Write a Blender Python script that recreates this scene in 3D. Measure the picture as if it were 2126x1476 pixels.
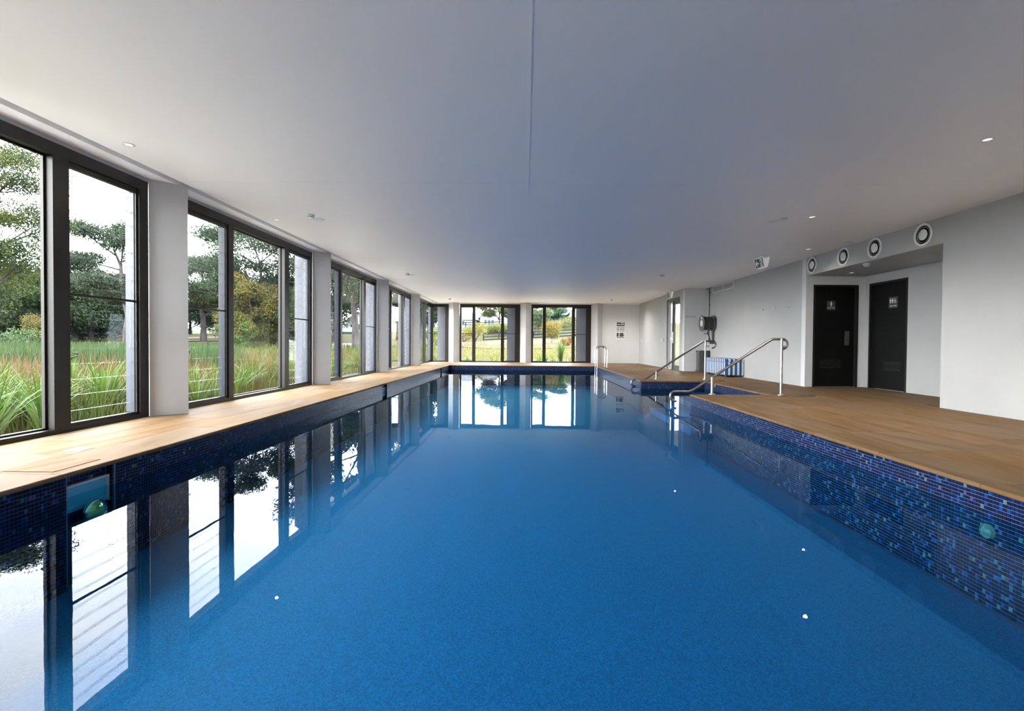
import bpy, bmesh, math, random
import numpy as np
from mathutils import Vector, Matrix

random.seed(7)
RNG = np.random.default_rng(11)
S = bpy.context.scene
COL = S.collection
for o in list(bpy.data.objects):
    bpy.data.objects.remove(o)

# ------------------------------------------------------------------ camera
CAM_H = 0.887
YAW, PITCH, ROLL = 0.0094, -0.0163, 0.0076
cam = bpy.data.cameras.new('camera')
cam.sensor_width = 36.0
cam.lens = 1004.0 / 2126.0 * 36.0
cam.shift_x = -17.97 / 2126.0
cam.shift_y = -8.46 / 2126.0
cam.clip_start, cam.clip_end = 0.05, 1500
co = bpy.data.objects.new('camera', cam)
COL.objects.link(co)
fw = Vector((-math.sin(YAW) * math.cos(PITCH), math.cos(YAW) * math.cos(PITCH), math.sin(PITCH)))
rt = Vector((math.cos(YAW), math.sin(YAW), 0))
up = rt.cross(fw)
r2 = rt * math.cos(ROLL) + up * math.sin(ROLL)
u2 = up * math.cos(ROLL) - rt * math.sin(ROLL)
m = Matrix((r2, u2, -fw)).transposed().to_4x4()
m.translation = (0, 0, CAM_H)
co.matrix_world = m
S.camera = co

# ------------------------------------------------------------------ sky (bright overcast)
SKY = 5.6
w = bpy.data.worlds.new('overcast_sky')
S.world = w
w.use_nodes = True
nt = w.node_tree
nt.nodes.clear()
N = nt.nodes.new
out = N('ShaderNodeOutputWorld')
bg = N('ShaderNodeBackground')
tc = N('ShaderNodeTexCoord')
mp = N('ShaderNodeMapping')
mp.inputs['Scale'].default_value = (1.0, 1.0, 2.6)
nz = N('ShaderNodeTexNoise')
nz.inputs['Scale'].default_value = 2.4
nz.inputs['Detail'].default_value = 7.0
nz.inputs['Roughness'].default_value = 0.55
nz.inputs['Distortion'].default_value = 0.4
cr = N('ShaderNodeValToRGB')
cr.color_ramp.elements[0].position = 0.36
cr.color_ramp.elements[0].color = (0.66, 0.71, 0.80, 1)
cr.color_ramp.elements[1].position = 0.62
cr.color_ramp.elements[1].color = (1.0, 0.99, 0.97, 1)
bg.inputs['Strength'].default_value = SKY
L = nt.links.new
L(tc.outputs['Generated'], mp.inputs['Vector'])
L(mp.outputs['Vector'], nz.inputs['Vector'])
L(nz.outputs['Fac'], cr.inputs['Fac'])
L(cr.outputs['Color'], bg.inputs['Color'])
L(bg.outputs['Background'], out.inputs['Surface'])
w.cycles.sampling_method = 'MANUAL'
w.cycles.sample_map_resolution = 512

vs = S.view_settings
vs.view_transform = 'Standard'
vs.look = 'None'
vs.gamma = 1.0
vs.exposure = 2.52
vs.use_curve_mapping = False
S.cycles.max_bounces = 14
S.cycles.diffuse_bounces = 7
S.cycles.glossy_bounces = 5
S.cycles.transmission_bounces = 6
S.cycles.transparent_max_bounces = 40
S.cycles.caustics_reflective = True
S.cycles.caustics_refractive = False
S.cycles.sample_clamp_indirect = 8.0
S.cycles.use_denoising = True
S.cycles.use_adaptive_sampling = True
S.cycles.adaptive_threshold = 0.02

# ------------------------------------------------------------------ materials
MATS = {}
def mat(name, col=(0.5, 0.5, 0.5), rough=0.5, metal=0.0, spec=0.5, coat=0.0, emit=None, es=1.0):
    if name in MATS:
        return MATS[name]
    M = bpy.data.materials.new(name)
    M.use_nodes = True
    b = M.node_tree.nodes['Principled BSDF']
    b.inputs['Base Color'].default_value = (*col, 1)
    b.inputs['Roughness'].default_value = rough
    b.inputs['Metallic'].default_value = metal
    b.inputs['Specular IOR Level'].default_value = spec
    b.inputs['Coat Weight'].default_value = coat
    if emit:
        b.inputs['Emission Color'].default_value = (*emit, 1)
        b.inputs['Emission Strength'].default_value = es
    MATS[name] = M
    return M

def bsdf(M):
    return M.node_tree.nodes['Principled BSDF']

def noise_mat(name, c0, c1, scale=5.0, rough=0.6, bump=0.0, stretch=(1, 1, 1), detail=4.0, coord='Object', metal=0.0, p0=0.35, p1=0.65, spec=0.5, bscale=None):
    M = mat(name, c0, rough, metal, spec)
    t = M.node_tree
    b = bsdf(M)
    tc = t.nodes.new('ShaderNodeTexCoord')
    mp = t.nodes.new('ShaderNodeMapping')
    mp.inputs['Scale'].default_value = stretch
    n = t.nodes.new('ShaderNodeTexNoise')
    n.inputs['Scale'].default_value = scale
    n.inputs['Detail'].default_value = detail
    r = t.nodes.new('ShaderNodeValToRGB')
    r.color_ramp.elements[0].position = p0
    r.color_ramp.elements[0].color = (*c0, 1)
    r.color_ramp.elements[1].position = p1
    r.color_ramp.elements[1].color = (*c1, 1)
    l = t.links.new
    l(tc.outputs[coord], mp.inputs['Vector'])
    l(mp.outputs['Vector'], n.inputs['Vector'])
    l(n.outputs['Fac'], r.inputs['Fac'])
    l(r.outputs['Color'], b.inputs['Base Color'])
    if bump:
        bp = t.nodes.new('ShaderNodeBump')
        bp.inputs['Strength'].default_value = bump
        bp.inputs['Distance'].default_value = 0.01
        n2 = t.nodes.new('ShaderNodeTexNoise')
        n2.inputs['Scale'].default_value = bscale or scale * 4
        n2.inputs['Detail'].default_value = 3
        l(tc.outputs[coord], n2.inputs['Vector'])
        l(n2.outputs['Fac'], bp.inputs['Height'])
        l(bp.outputs['Normal'], b.inputs['Normal'])
    return M

def attr_mat(name, rough=0.6, spec=0.3, coat=0.0, trans=0.0, gain=1.0):
    M = mat(name, (0.5, 0.5, 0.5), rough, 0, spec, coat)
    t = M.node_tree
    b = bsdf(M)
    a = t.nodes.new('ShaderNodeAttribute')
    a.attribute_name = 'Col'
    t.links.new(a.outputs['Color'], b.inputs['Base Color'])
    if trans:
        tr = t.nodes.new('ShaderNodeBsdfTranslucent')
        mx = t.nodes.new('ShaderNodeMixShader')
        mx.inputs['Fac'].default_value = trans
        t.links.new(a.outputs['Color'], tr.inputs['Color'])
        t.links.new(b.outputs['BSDF'], mx.inputs[1])
        t.links.new(tr.outputs['BSDF'], mx.inputs[2])
        t.links.new(mx.outputs['Shader'], t.nodes['Material Output'].inputs['Surface'])
    return M

def glass_mat(name, tint, ior, rough=0.0, bump=None, gcol=(1, 1, 1)):
    M = bpy.data.materials.new(name)
    M.use_nodes = True
    t = M.node_tree
    t.nodes.clear()
    o = t.nodes.new('ShaderNodeOutputMaterial')
    tr = t.nodes.new('ShaderNodeBsdfTransparent')
    tr.inputs['Color'].default_value = (*tint, 1)
    gl = t.nodes.new('ShaderNodeBsdfGlossy')
    gl.inputs['Roughness'].default_value = rough
    gl.inputs['Color'].default_value = (*gcol, 1)
    fr = t.nodes.new('ShaderNodeFresnel')
    fr.inputs['IOR'].default_value = ior
    mx = t.nodes.new('ShaderNodeMixShader')
    l = t.links.new
    ge = t.nodes.new('ShaderNodeNewGeometry')
    iv = t.nodes.new('ShaderNodeMath'); iv.operation = 'SUBTRACT'; iv.inputs[0].default_value = 1.0
    mu = t.nodes.new('ShaderNodeMath'); mu.operation = 'MULTIPLY'
    l(ge.outputs['Backfacing'], iv.inputs[1])
    l(fr.outputs['Fac'], mu.inputs[0])
    l(iv.outputs[0], mu.inputs[1])
    l(mu.outputs[0], mx.inputs['Fac'])
    l(tr.outputs['BSDF'], mx.inputs[1])
    l(gl.outputs['BSDF'], mx.inputs[2])
    l(mx.outputs['Shader'], o.inputs['Surface'])
    if bump:
        tc = t.nodes.new('ShaderNodeTexCoord')
        n = t.nodes.new('ShaderNodeTexNoise')
        n.inputs['Scale'].default_value = bump[0]
        n.inputs['Detail'].default_value = 2.5
        n.inputs['Roughness'].default_value = 0.45
        bp = t.nodes.new('ShaderNodeBump')
        bp.inputs['Strength'].default_value = bump[1]
        bp.inputs['Distance'].default_value = 0.02
        l(tc.outputs['Object'], n.inputs['Vector'])
        l(n.outputs['Fac'], bp.inputs['Height'])
        l(bp.outputs['Normal'], gl.inputs['Normal'])
    MATS[name] = M
    return M

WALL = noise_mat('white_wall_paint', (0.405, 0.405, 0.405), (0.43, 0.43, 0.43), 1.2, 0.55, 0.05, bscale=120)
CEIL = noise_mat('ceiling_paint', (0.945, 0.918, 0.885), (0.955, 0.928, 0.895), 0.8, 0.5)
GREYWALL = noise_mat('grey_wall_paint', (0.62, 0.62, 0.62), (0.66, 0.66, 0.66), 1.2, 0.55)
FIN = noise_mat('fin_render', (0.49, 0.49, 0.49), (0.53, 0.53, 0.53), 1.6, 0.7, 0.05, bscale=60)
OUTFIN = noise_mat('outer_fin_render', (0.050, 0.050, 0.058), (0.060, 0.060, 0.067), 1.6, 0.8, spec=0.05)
BRONZE = noise_mat('bronze_aluminium', (0.013, 0.011, 0.009), (0.020, 0.017, 0.014), 3, 0.42, spec=0.35)
TRACK = mat('louvre_track_sky_tint', (0.022, 0.028, 0.045), 0.4)  # dark frame tone tinted blue to stand in for reflected sky
GLASS = glass_mat('window_glass', (0.96, 0.975, 0.97), 1.45)
GLEDGE = mat('glass_edge', (0.30, 0.35, 0.35), 0.25)
STEEL = noise_mat('brushed_steel', (0.42, 0.41, 0.40), (0.55, 0.54, 0.53), 12, 0.33, metal=1.0)
DKSTEEL = noise_mat('satin_steel', (0.26, 0.25, 0.24), (0.33, 0.32, 0.31), 12, 0.36, metal=1.0)
CHROME = mat('chrome', (0.75, 0.75, 0.75), 0.15, 1.0)
BLACKDOOR = noise_mat('black_door_laminate', (0.003, 0.003, 0.003), (0.008, 0.008, 0.008), 90, 0.5, spec=0.2, p0=0.45, p1=0.75)
DOORFRAME = mat('dark_door_frame', (0.014, 0.014, 0.014), 0.45, 0, 0.3)
WHITEPL = mat('white_plastic', (0.80, 0.80, 0.80), 0.4)
GREYPL = mat('grey_plastic', (0.33, 0.33, 0.33), 0.45)
DARKPL = mat('dark_plastic', (0.045, 0.045, 0.045), 0.45)
BLACK = mat('dark_duct', (0.12, 0.12, 0.12), 0.8)
REELM = mat('reel_enamel', (0.085, 0.085, 0.085), 0.4)
HOSE = mat('black_rubber_hose', (0.018, 0.018, 0.018), 0.55)
SIGNW = mat('sign_white', (0.78, 0.78, 0.78), 0.45)
SIGND = mat('sign_dark_grey', (0.055, 0.055, 0.055), 0.45)
SIGNG = mat('sign_mid_grey', (0.20, 0.20, 0.20), 0.45)
EXITG = mat('exit_panel_grey', (0.045, 0.045, 0.045), 0.4)
EXITW = mat('exit_symbol_white', (0.62, 0.62, 0.62), 0.4, emit=(1, 1, 1), es=0.03)
GROUT = mat('pale_grout', (0.15, 0.18, 0.26), 0.8)
POOL = noise_mat('blue_pebble_plaster', (0.000, 0.044, 0.158), (0.000, 0.098, 0.275), 110, 0.75, detail=5, p0=0.38, p1=0.62)
TILESM = attr_mat('glass_mosaic', 0.3, 0.18, 0.0)
SCREED = mat('deck_bed', (0.20, 0.16, 0.12), 0.9)
ASPHALT = noise_mat('asphalt', (0.030, 0.030, 0.034), (0.045, 0.045, 0.05), 6, 0.9)
FENCEM = noise_mat('black_fence_timber', (0.006, 0.008, 0.014), (0.012, 0.014, 0.022), 4, 0.85, spec=0.04)
ROOFM = noise_mat('pale_metal_roof', (0.07, 0.085, 0.097), (0.085, 0.10, 0.112), 1, 0.7, spec=0.1)
HWALL = mat('white_weatherboard', (0.16, 0.167, 0.175), 0.7, 0, 0.1)
HDARK = mat('house_window_glass', (0.010, 0.016, 0.024), 0.2)
BARK = noise_mat('gum_bark', (0.013, 0.010, 0.009), (0.034, 0.030, 0.029), 3, 0.85, 0.4, stretch=(1, 1, 0.3), spec=0.05)
PALEBARK = noise_mat('pale_gum_bark', (0.024, 0.020, 0.019), (0.055, 0.052, 0.052), 3, 0.85, 0.3, stretch=(1, 1, 0.3), spec=0.05)
LEAFM = attr_mat('leaf', 0.6, 0.06, 0, 0.25)
GRASSM = attr_mat('grass_blade', 0.55, 0.10, 0, 0.3)
STAKE = mat('pale_timber_stake', (0.085, 0.08, 0.075), 0.8)
POOLLAMP = mat('pool_lamp_lens', (0.85, 0.62, 0.25), 0.15, 0.8, 0.6)

def make_sandstone():
    M = mat('banded_sandstone', (0.6, 0.44, 0.28), 0.65, 0, 0.08)
    t = M.node_tree
    b = bsdf(M)
    l = t.links.new
    nn = t.nodes.new
    tc = nn('ShaderNodeTexCoord')
    oi = nn('ShaderNodeObjectInfo')
    ofs = nn('ShaderNodeVectorMath'); ofs.operation = 'SCALE'
    comb = nn('ShaderNodeCombineXYZ')
    comb.inputs[0].default_value = 37.0; comb.inputs[1].default_value = 61.0; comb.inputs[2].default_value = 11.0
    l(comb.outputs[0], ofs.inputs[0]); l(oi.outputs['Random'], ofs.inputs['Scale'])
    add = nn('ShaderNodeVectorMath'); add.operation = 'ADD'
    l(tc.outputs['Object'], add.inputs[0]); l(ofs.outputs[0], add.inputs[1])
    rot = nn('ShaderNodeVectorRotate'); rot.rotation_type = 'Z_AXIS'
    mr = nn('ShaderNodeMapRange')
    mr.inputs['To Min'].default_value = -0.32; mr.inputs['To Max'].default_value = 0.32
    l(oi.outputs['Random'], mr.inputs['Value']); l(mr.outputs[0], rot.inputs['Angle'])
    l(add.outputs[0], rot.inputs['Vector'])
    mp = nn('ShaderNodeMapping'); mp.inputs['Scale'].default_value = (7.5, 0.75, 1.0)
    l(rot.outputs[0], mp.inputs['Vector'])
    n1 = nn('ShaderNodeTexNoise'); n1.inputs['Scale'].default_value = 1.0; n1.inputs['Detail'].default_value = 5; n1.inputs['Distortion'].default_value = 0.5
    l(mp.outputs[0], n1.inputs['Vector'])
    r1 = nn('ShaderNodeValToRGB')
    e = r1.color_ramp.elements
    e[0].position = 0.28; e[0].color = (0.140, 0.072, 0.027, 1)
    e[1].position = 0.72; e[1].color = (0.218, 0.145, 0.086, 1)
    x = e.new(0.42); x.color = (0.180, 0.106, 0.049, 1)
    x = e.new(0.55); x.color = (0.192, 0.121, 0.062, 1)
    l(n1.outputs['Fac'], r1.inputs['Fac'])
    n2 = nn('ShaderNodeTexNoise'); n2.inputs['Scale'].default_value = 0.9; n2.inputs['Detail'].default_value = 2
    l(add.outputs[0], n2.inputs['Vector'])
    hsv = nn('ShaderNodeHueSaturation')
    mv = nn('ShaderNodeMapRange'); mv.inputs['To Min'].default_value = 0.80; mv.inputs['To Max'].default_value = 1.16
    l(n2.outputs['Fac'], mv.inputs['Value']); l(mv.outputs[0], hsv.inputs['Value'])
    mh = nn('ShaderNodeMapRange'); mh.inputs['To Min'].default_value = 0.85; mh.inputs['To Max'].default_value = 1.1
    l(oi.outputs['Random'], mh.inputs['Value']); l(mh.outputs[0], hsv.inputs['Saturation'])
    l(r1.outputs['Color'], hsv.inputs['Color']); l(hsv.outputs['Color'], b.inputs['Base Color'])
    bp = nn('ShaderNodeBump'); bp.inputs['Strength'].default_value = 0.12; bp.inputs['Distance'].default_value = 0.004
    n3 = nn('ShaderNodeTexNoise'); n3.inputs['Scale'].default_value = 90
    l(tc.outputs['Object'], n3.inputs['Vector']); l(n3.outputs['Fac'], bp.inputs['Height']); l(bp.outputs['Normal'], b.inputs['Normal'])
    return M
STONE = make_sandstone()

def make_stripes():
    M = mat('striped_canvas', (0.5, 0.5, 0.5), 0.8, 0, 0.2)
    t = M.node_tree
    b = bsdf(M)
    l = t.links.new
    tc = t.nodes.new('ShaderNodeTexCoord')
    sp = t.nodes.new('ShaderNodeSeparateXYZ')
    l(tc.outputs['Object'], sp.inputs[0])
    ad = t.nodes.new('ShaderNodeMath'); ad.operation = 'ADD'
    l(sp.outputs['X'], ad.inputs[0]); l(sp.outputs['Y'], ad.inputs[1])
    mu = t.nodes.new('ShaderNodeMath'); mu.operation = 'MULTIPLY'; mu.inputs[1].default_value = 1 / 0.125
    l(ad.outputs[0], mu.inputs[0])
    fr = t.nodes.new('ShaderNodeMath'); fr.operation = 'FRACT'
    l(mu.outputs[0], fr.inputs[0])
    r = t.nodes.new('ShaderNodeValToRGB')
    r.color_ramp.interpolation = 'CONSTANT'
    e = r.color_ramp.elements
    e[0].position = 0.0; e[0].color = (0.018, 0.085, 0.27, 1)
    e[1].position = 0.52; e[1].color = (0.62, 0.66, 0.66, 1)
    l(fr.outputs[0], r.inputs['Fac']); l(r.outputs['Color'], b.inputs['Base Color'])
    return M
STRIPE = make_stripes()
WATER = glass_mat('pool_water', (0.42, 0.88, 0.96), 1.20, 0.0, (1.6, 0.035), (0.46, 0.48, 0.515))

# ------------------------------------------------------------------ mesh helpers
class MB:
    def __init__(self):
        self.v = []; self.f = []; self.m = []; self.mi = 0
    def add(self, vs_, fs):
        o = len(self.v)
        self.v += [tuple(p) for p in vs_]
        for q in fs:
            self.f.append(tuple(i + o for i in q)); self.m.append(self.mi)
        return self
    def box(self, x0, y0, z0, x1, y1, z1):
        x0, x1 = sorted((x0, x1)); y0, y1 = sorted((y0, y1)); z0, z1 = sorted((z0, z1))
        return self.add([(x0, y0, z0), (x1, y0, z0), (x1, y1, z0), (x0, y1, z0), (x0, y0, z1), (x1, y0, z1), (x1, y1, z1), (x0, y1, z1)],
                        [(0, 3, 2, 1), (4, 5, 6, 7), (0, 1, 5, 4), (1, 2, 6, 5), (2, 3, 7, 6), (3, 0, 4, 7)])
    def prism(self, poly, z0, z1):
        n = len(poly)
        a = sum(poly[i][0] * poly[(i + 1) % n][1] - poly[(i + 1) % n][0] * poly[i][1] for i in range(n))
        if a < 0: poly = poly[::-1]
        vs_ = [(x, y, z0) for x, y in poly] + [(x, y, z1) for x, y in poly]
        fs = [tuple(range(n - 1, -1, -1)), tuple(range(n, 2 * n))]
        fs += [(i, (i + 1) % n, n + (i + 1) % n, n + i) for i in range(n)]
        return self.add(vs_, fs)
    def tube(self, pts, r, n=10, caps=True):
        P = [Vector(p) for p in pts]
        R = r if isinstance(r, (list, tuple)) else [r] * len(P)
        o = len(self.v)
        T = []
        for i in range(len(P)):
            a = P[max(0, i - 1)]; b = P[min(len(P) - 1, i + 1)]
            d = (b - a)
            T.append(d.normalized() if d.length > 1e-9 else Vector((0, 0, 1)))
        nrm = T[0].orthogonal().normalized()
        rings = []
        for i in range(len(P)):
            nrm = (nrm - T[i] * nrm.dot(T[i]))
            if nrm.length < 1e-6: nrm = T[i].orthogonal()
            nrm.normalize()
            b = T[i].cross(nrm)
            rings.append([P[i] + (nrm * math.cos(2 * math.pi * k / n) + b * math.sin(2 * math.pi * k / n)) * R[i] for k in range(n)])
        vs_ = [p for ring in rings for p in ring]
        fs = []
        for i in range(len(P) - 1):
            for k in range(n):
                k2 = (k + 1) % n
                fs.append((i * n + k, i * n + k2, (i + 1) * n + k2, (i + 1) * n + k))
        if caps:
            fs.append(tuple(range(n - 1, -1, -1)))
            fs.append(tuple((len(P) - 1) * n + k for k in range(n)))
        return self.add(vs_, fs)
    def lathe(self, prof, c=(0, 0, 0), axis='Z', n=24, close=False):
        # prof: list of (radius, height)
        vs_ = []
        for r, h in prof:
            for k in range(n):
                a = 2 * math.pi * k / n
                x, y = r * math.cos(a), r * math.sin(a)
                if axis == 'Z': p = (x, y, h)
                elif axis == 'X': p = (h, x, y)
                else: p = (y, h, x)
                vs_.append((p[0] + c[0], p[1] + c[1], p[2] + c[2]))
        fs = []
        M_ = len(prof)
        for i in range(M_ - 1 + (1 if close else 0)):
            j = (i + 1) % M_
            for k in range(n):
                k2 = (k + 1) % n
                fs.append((i * n + k, i * n + k2, j * n + k2, j * n + k))
        if not close:
            if prof[0][0] > 1e-6: fs.append(tuple(range(n - 1, -1, -1)))
            if prof[-1][0] > 1e-6: fs.append(tuple((M_ - 1) * n + k for k in range(n)))
        return self.add(vs_, fs)
    def build(self, name, mats, parent=None, smooth=False, loc=None, bevel=0.0):
        V = np.array(self.v, dtype=float)
        if parent is not None:
            root = parent
            off = np.zeros(3)
            while root is not None:
                off += np.array(root.location[:]); root = root.parent
            base = np.zeros(3)
        else:
            base = np.array(loc, float) if loc is not None else np.array([(V[:, 0].min() + V[:, 0].max()) / 2, (V[:, 1].min() + V[:, 1].max()) / 2, V[:, 2].min()])
            off = base
        me = bpy.data.meshes.new(name)
        me.from_pydata((V - off).tolist(), [], self.f)
        if not isinstance(mats, (list, tuple)): mats = [mats]
        for q in mats: me.materials.append(q)
        if len(mats) > 1:
            me.polygons.foreach_set('material_index', self.m)
        if smooth:
            me.polygons.foreach_set('use_smooth', [True] * len(me.polygons))
            me.set_sharp_from_angle(angle=math.radians(42))
        me.update()
        o = bpy.data.objects.new(name, me)
        COL.objects.link(o)
        if parent is not None: o.parent = parent
        else: o.location = base
        if bevel:
            bm = bmesh.new(); bm.from_mesh(me)
            bmesh.ops.bevel(bm, geom=list(bm.edges), offset=bevel, segments=2, affect='EDGES', profile=0.5)
            bm.to_mesh(me); bm.free()
        return o

def tag(o, label, cat, group=None, kind=None):
    o['label'] = label; o['category'] = cat
    if group: o['group'] = group
    if kind: o['kind'] = kind
    return o

def thing(name, label, cat, loc, group=None, kind=None):
    o = bpy.data.objects.new(name, None)
    o.empty_display_size = 0.1
    COL.objects.link(o)
    o.location = loc
    return tag(o, label, cat, group, kind)

def dup(root, loc, label=None, group=None, rotz=None, scale=None):
    r = root.copy(); COL.objects.link(r)
    r.location = loc
    if rotz is not None: r.rotation_euler = (0, 0, rotz)
    if scale is not None: r.scale = scale
    if label: r['label'] = label
    if group: r['group'] = group
    for ch in root.children:
        c = ch.copy(); COL.objects.link(c); c.parent = r
        for g in ch.children:
            d = g.copy(); COL.objects.link(d); d.parent = c
    return r

def B(x0, y0, z0, x1, y1, z1):
    return MB().box(x0, y0, z0, x1, y1, z1)

def np_mesh(name, V, quads, tris, cols, mat_, parent=None):
    nq, ntr = len(quads), len(tris)
    me = bpy.data.meshes.new(name)
    me.vertices.add(len(V)); me.vertices.foreach_set('co', np.asarray(V, np.float32).ravel())
    loops = np.concatenate([np.asarray(quads, np.int32).ravel(), np.asarray(tris, np.int32).ravel()]) if ntr else np.asarray(quads, np.int32).ravel()
    me.loops.add(len(loops)); me.loops.foreach_set('vertex_index', loops)
    me.polygons.add(nq + ntr)
    st = np.concatenate([np.arange(nq) * 4, nq * 4 + np.arange(ntr) * 3]).astype(np.int32)
    me.polygons.foreach_set('loop_start', st)
    me.polygons.foreach_set('use_smooth', np.zeros(nq + ntr, bool))
    at = me.attributes.new('Col', 'FLOAT_COLOR', 'POINT')
    c4 = np.ones((len(V), 4), np.float32); c4[:, :3] = np.asarray(cols) * (0.80 if mat_ in (LEAFM, GRASSM) else 1.0)
    at.data.foreach_set('color', c4.ravel())
    me.materials.append(mat_)
    me.update(calc_edges=True); me.validate()
    o = bpy.data.objects.new(name, me)
    COL.objects.link(o)
    if parent is not None: o.parent = parent
    return o

ORD = ['first', 'second', 'third', 'fourth', 'fifth', 'sixth', 'seventh', 'eighth', 'ninth', 'tenth', 'eleventh', 'twelfth', 'thirteenth', 'fourteenth', 'fifteenth', 'sixteenth', 'seventeenth', 'eighteenth', 'nineteenth', 'twentieth', 'twenty-first', 'twenty-second', 'twenty-third', 'twenty-fourth', 'twenty-fifth', 'twenty-sixth', 'twenty-seventh', 'twenty-eighth', 'twenty-ninth', 'thirtieth', 'thirty-first', 'thirty-second', 'thirty-third', 'thirty-fourth']
# ------------------------------------------------------------------ dimensions
ZC = 2.775            # ceiling
XL, YB = -4.426, 22.68
XR, XD = 6.05, 5.32
PXL, PXR, PXF, PYF, PYN = -3.045, 2.955, 2.83, 19.42, 0.6   # pool coping edges
NX, NY0, NY1 = 4.40, 8.70, 11.90                             # entry notch
WZ = -0.19

# ------------------------------------------------------------------ floor: bed + sandstone slabs
fl = MB()
fl.box(-4.60, -7, -0.45, PXL - 0.21, YB + 0.15, -0.03)
for a_, b_ in ((-7.0, 3.15), (3.62, 10.31), (10.75, 17.37), (17.81, YB + 0.15)):
    fl.box(PXL - 0.21, a_, -0.45, PXL - 0.145, b_, -0.03)
fl.box(PXL - 0.145, PYF + 0.15, -0.45, PXL - 0.025, YB + 0.15, -0.03)
fl.box(PXL - 0.145, -7, -0.45, PXL - 0.025, 0.4, -0.03)
fl.box(PXL - 0.025, PYF + 0.025, -0.45, PXF + 0.025, YB + 0.15, -0.03)
fl.box(PXF + 0.025, NY1 + 0.025, -0.45, 6.2, YB + 0.15, -0.03)
fl.box(NX + 0.025, NY0 - 0.025, -0.45, 7.5, NY1 + 0.025, -0.03)
fl.box(PXR + 0.025, PYN - 0.025, -0.45, 7.5, NY0 - 0.025, -0.03)
fl.box(PXL - 0.025, -7, -0.45, 7.5, PYN - 0.025, -0.03)
floor = fl.build('floor', SCREED, loc=(0, 0, 0))
tag(floor, 'banded tan sandstone paving around the indoor pool', 'floor', kind='structure')

G = 0.0022
def slab(x0, y0, x1, y1, nose=''):
    if x1 - x0 < 0.03 or y1 - y0 < 0.03: return
    b_ = MB()
    cx, cy = (x0 + x1) / 2, (y0 + y1) / 2
    jig = random.uniform(-0.0006, 0.0006)
    b_.box(x0 + G - cx, y0 + G - cy, -0.032, x1 - G - cx, y1 - G - cy, jig)
    me_o = b_.build('paving_slab', STONE, loc=(0, 0, 0))
    if nose:
        bm = bmesh.new(); bm.from_mesh(me_o.data)
        def onside(e):
            a, c = e.verts[0].co, e.verts[1].co
            if abs(a.z - c.z) > 0.01: return False
            if 'r' in nose and a.x > x1 - G - cx - 1e-4 and c.x > x1 - G - cx - 1e-4: return True
            if 'l' in nose and a.x < x0 + G - cx + 1e-4 and c.x < x0 + G - cx + 1e-4: return True
            if 'n' in nose and a.y < y0 + G - cy + 1e-4 and c.y < y0 + G - cy + 1e-4: return True
            if 'f' in nose and a.y > y1 - G - cy - 1e-4 and c.y > y1 - G - cy - 1e-4: return True
            return False
        ed = [e for e in bm.edges if onside(e)]
        bmesh.ops.bevel(bm, geom=ed, offset=0.012, segments=3, affect='EDGES', profile=0.6)
        bm.to_mesh(me_o.data); bm.free()
    me_o.parent = floor
    me_o.location = (cx, cy, 0)

def course(x0, x1, y0, y1, ln, start=0.0, nose='', axis='y', stop=None):
    a0, a1 = (y0, y1) if axis == 'y' else (x0, x1)
    p = a0
    first = True
    while p < a1 - 1e-6:
        q = min(p + (start if (first and start > 0) else ln), a1)
        first = False
        if a1 - q < 0.08: q = a1
        if axis == 'y': slab(x0, p, x1, q, nose)
        else: slab(p, y0, q, y1, nose)
        p = q

# left deck: coping course + two field courses
course(PXL - 0.46, PXL, -1.0, PYF + 0.46, 0.9, 0.55, 'r')
course(PXL - 0.92, PXL - 0.46, -1.0, YB - 0.05, 0.9, 0.2)
course(XL + 0.03, PXL - 0.92, -1.0, YB - 0.05, 0.9, 0.7)
# back deck
course(PXL, PXF, PYF, PYF + 0.46, 0.9, 0.4, 'n', axis='x')
for k in range(7):
    y0 = PYF + 0.46 + k * 0.47
    y1 = min(y0 + 0.47, YB)
    if y1 - y0 < 0.05: break
    course(PXL - 0.46, PXF + 0.46, y0, y1, 0.9, 0.3 + 0.07 * k, axis='x')
# right deck beyond the notch
course(PXF, PXF + 0.46, NY1, PYF + 0.46, 0.9, 0.6, 'l')
x = PXF + 0.46
k = 0
while x < XD + 0.75:
    x1 = min(x + 0.6, 6.05)
    yend = YB if x1 <= XD + 0.02 else (16.25 if x >= XD - 0.02 else YB)
    if x < XD < x1:
        course(x, XD, NY1 + (0.46 if x < NX + 0.4 else 0), YB, 0.9, 0.35 + 0.2 * (k % 3))
        course(XD, x1, NY1, 16.25, 0.9, 0.5)
    else:
        course(x, x1, NY1 + (0.46 if x < NX + 0.4 else 0), yend, 0.9, 0.35 + 0.2 * (k % 3))
    x = x1; k += 1
    if x >= 6.04: break
course(PXF + 0.46, NX + 0.46, NY1, NY1 + 0.46, 0.9, 0.4, 'n', axis='x')
# notch side
course(NX, NX + 0.46, NY0, NY1, 0.9, 0.5, 'l')
x = NX + 0.46
while x < 6.04:
    x1 = min(x + 0.6, 6.05)
    course(x, x1, NY0, NY1, 0.9, 0.3)
    x = x1
# near right deck
course(PXR, PXR + 0.45, 0.0, NY0 - 0.45, 0.9, 0.45, 'l')
course(PXR, NX + 0.46, NY0 - 0.45, NY0, 0.9, 0.5, 'lf', axis='x')
x = PXR + 0.45
k = 0
while x < 6.04:
    x1 = min(x + 0.6, 6.05)
    course(x, x1, -0.6, (NY0 - 0.45) if x < NX + 0.4 else NY0, 0.9, 0.25 + 0.28 * (k % 3))
    x = x1; k += 1
# changing-room recess
for x0_, x1_ in ((6.05, 6.65), (6.65, 7.33)):
    course(x0_, x1_, 7.09, 10.53, 0.9, 0.4)
# near end
course(PXL - 0.2, PXR + 0.45, -0.3, 0.15, 0.9, 0.4, axis='x')
course(PXL, PXR, 0.15, PYN, 0.9, 0.6, 'f', axis='x')

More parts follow.
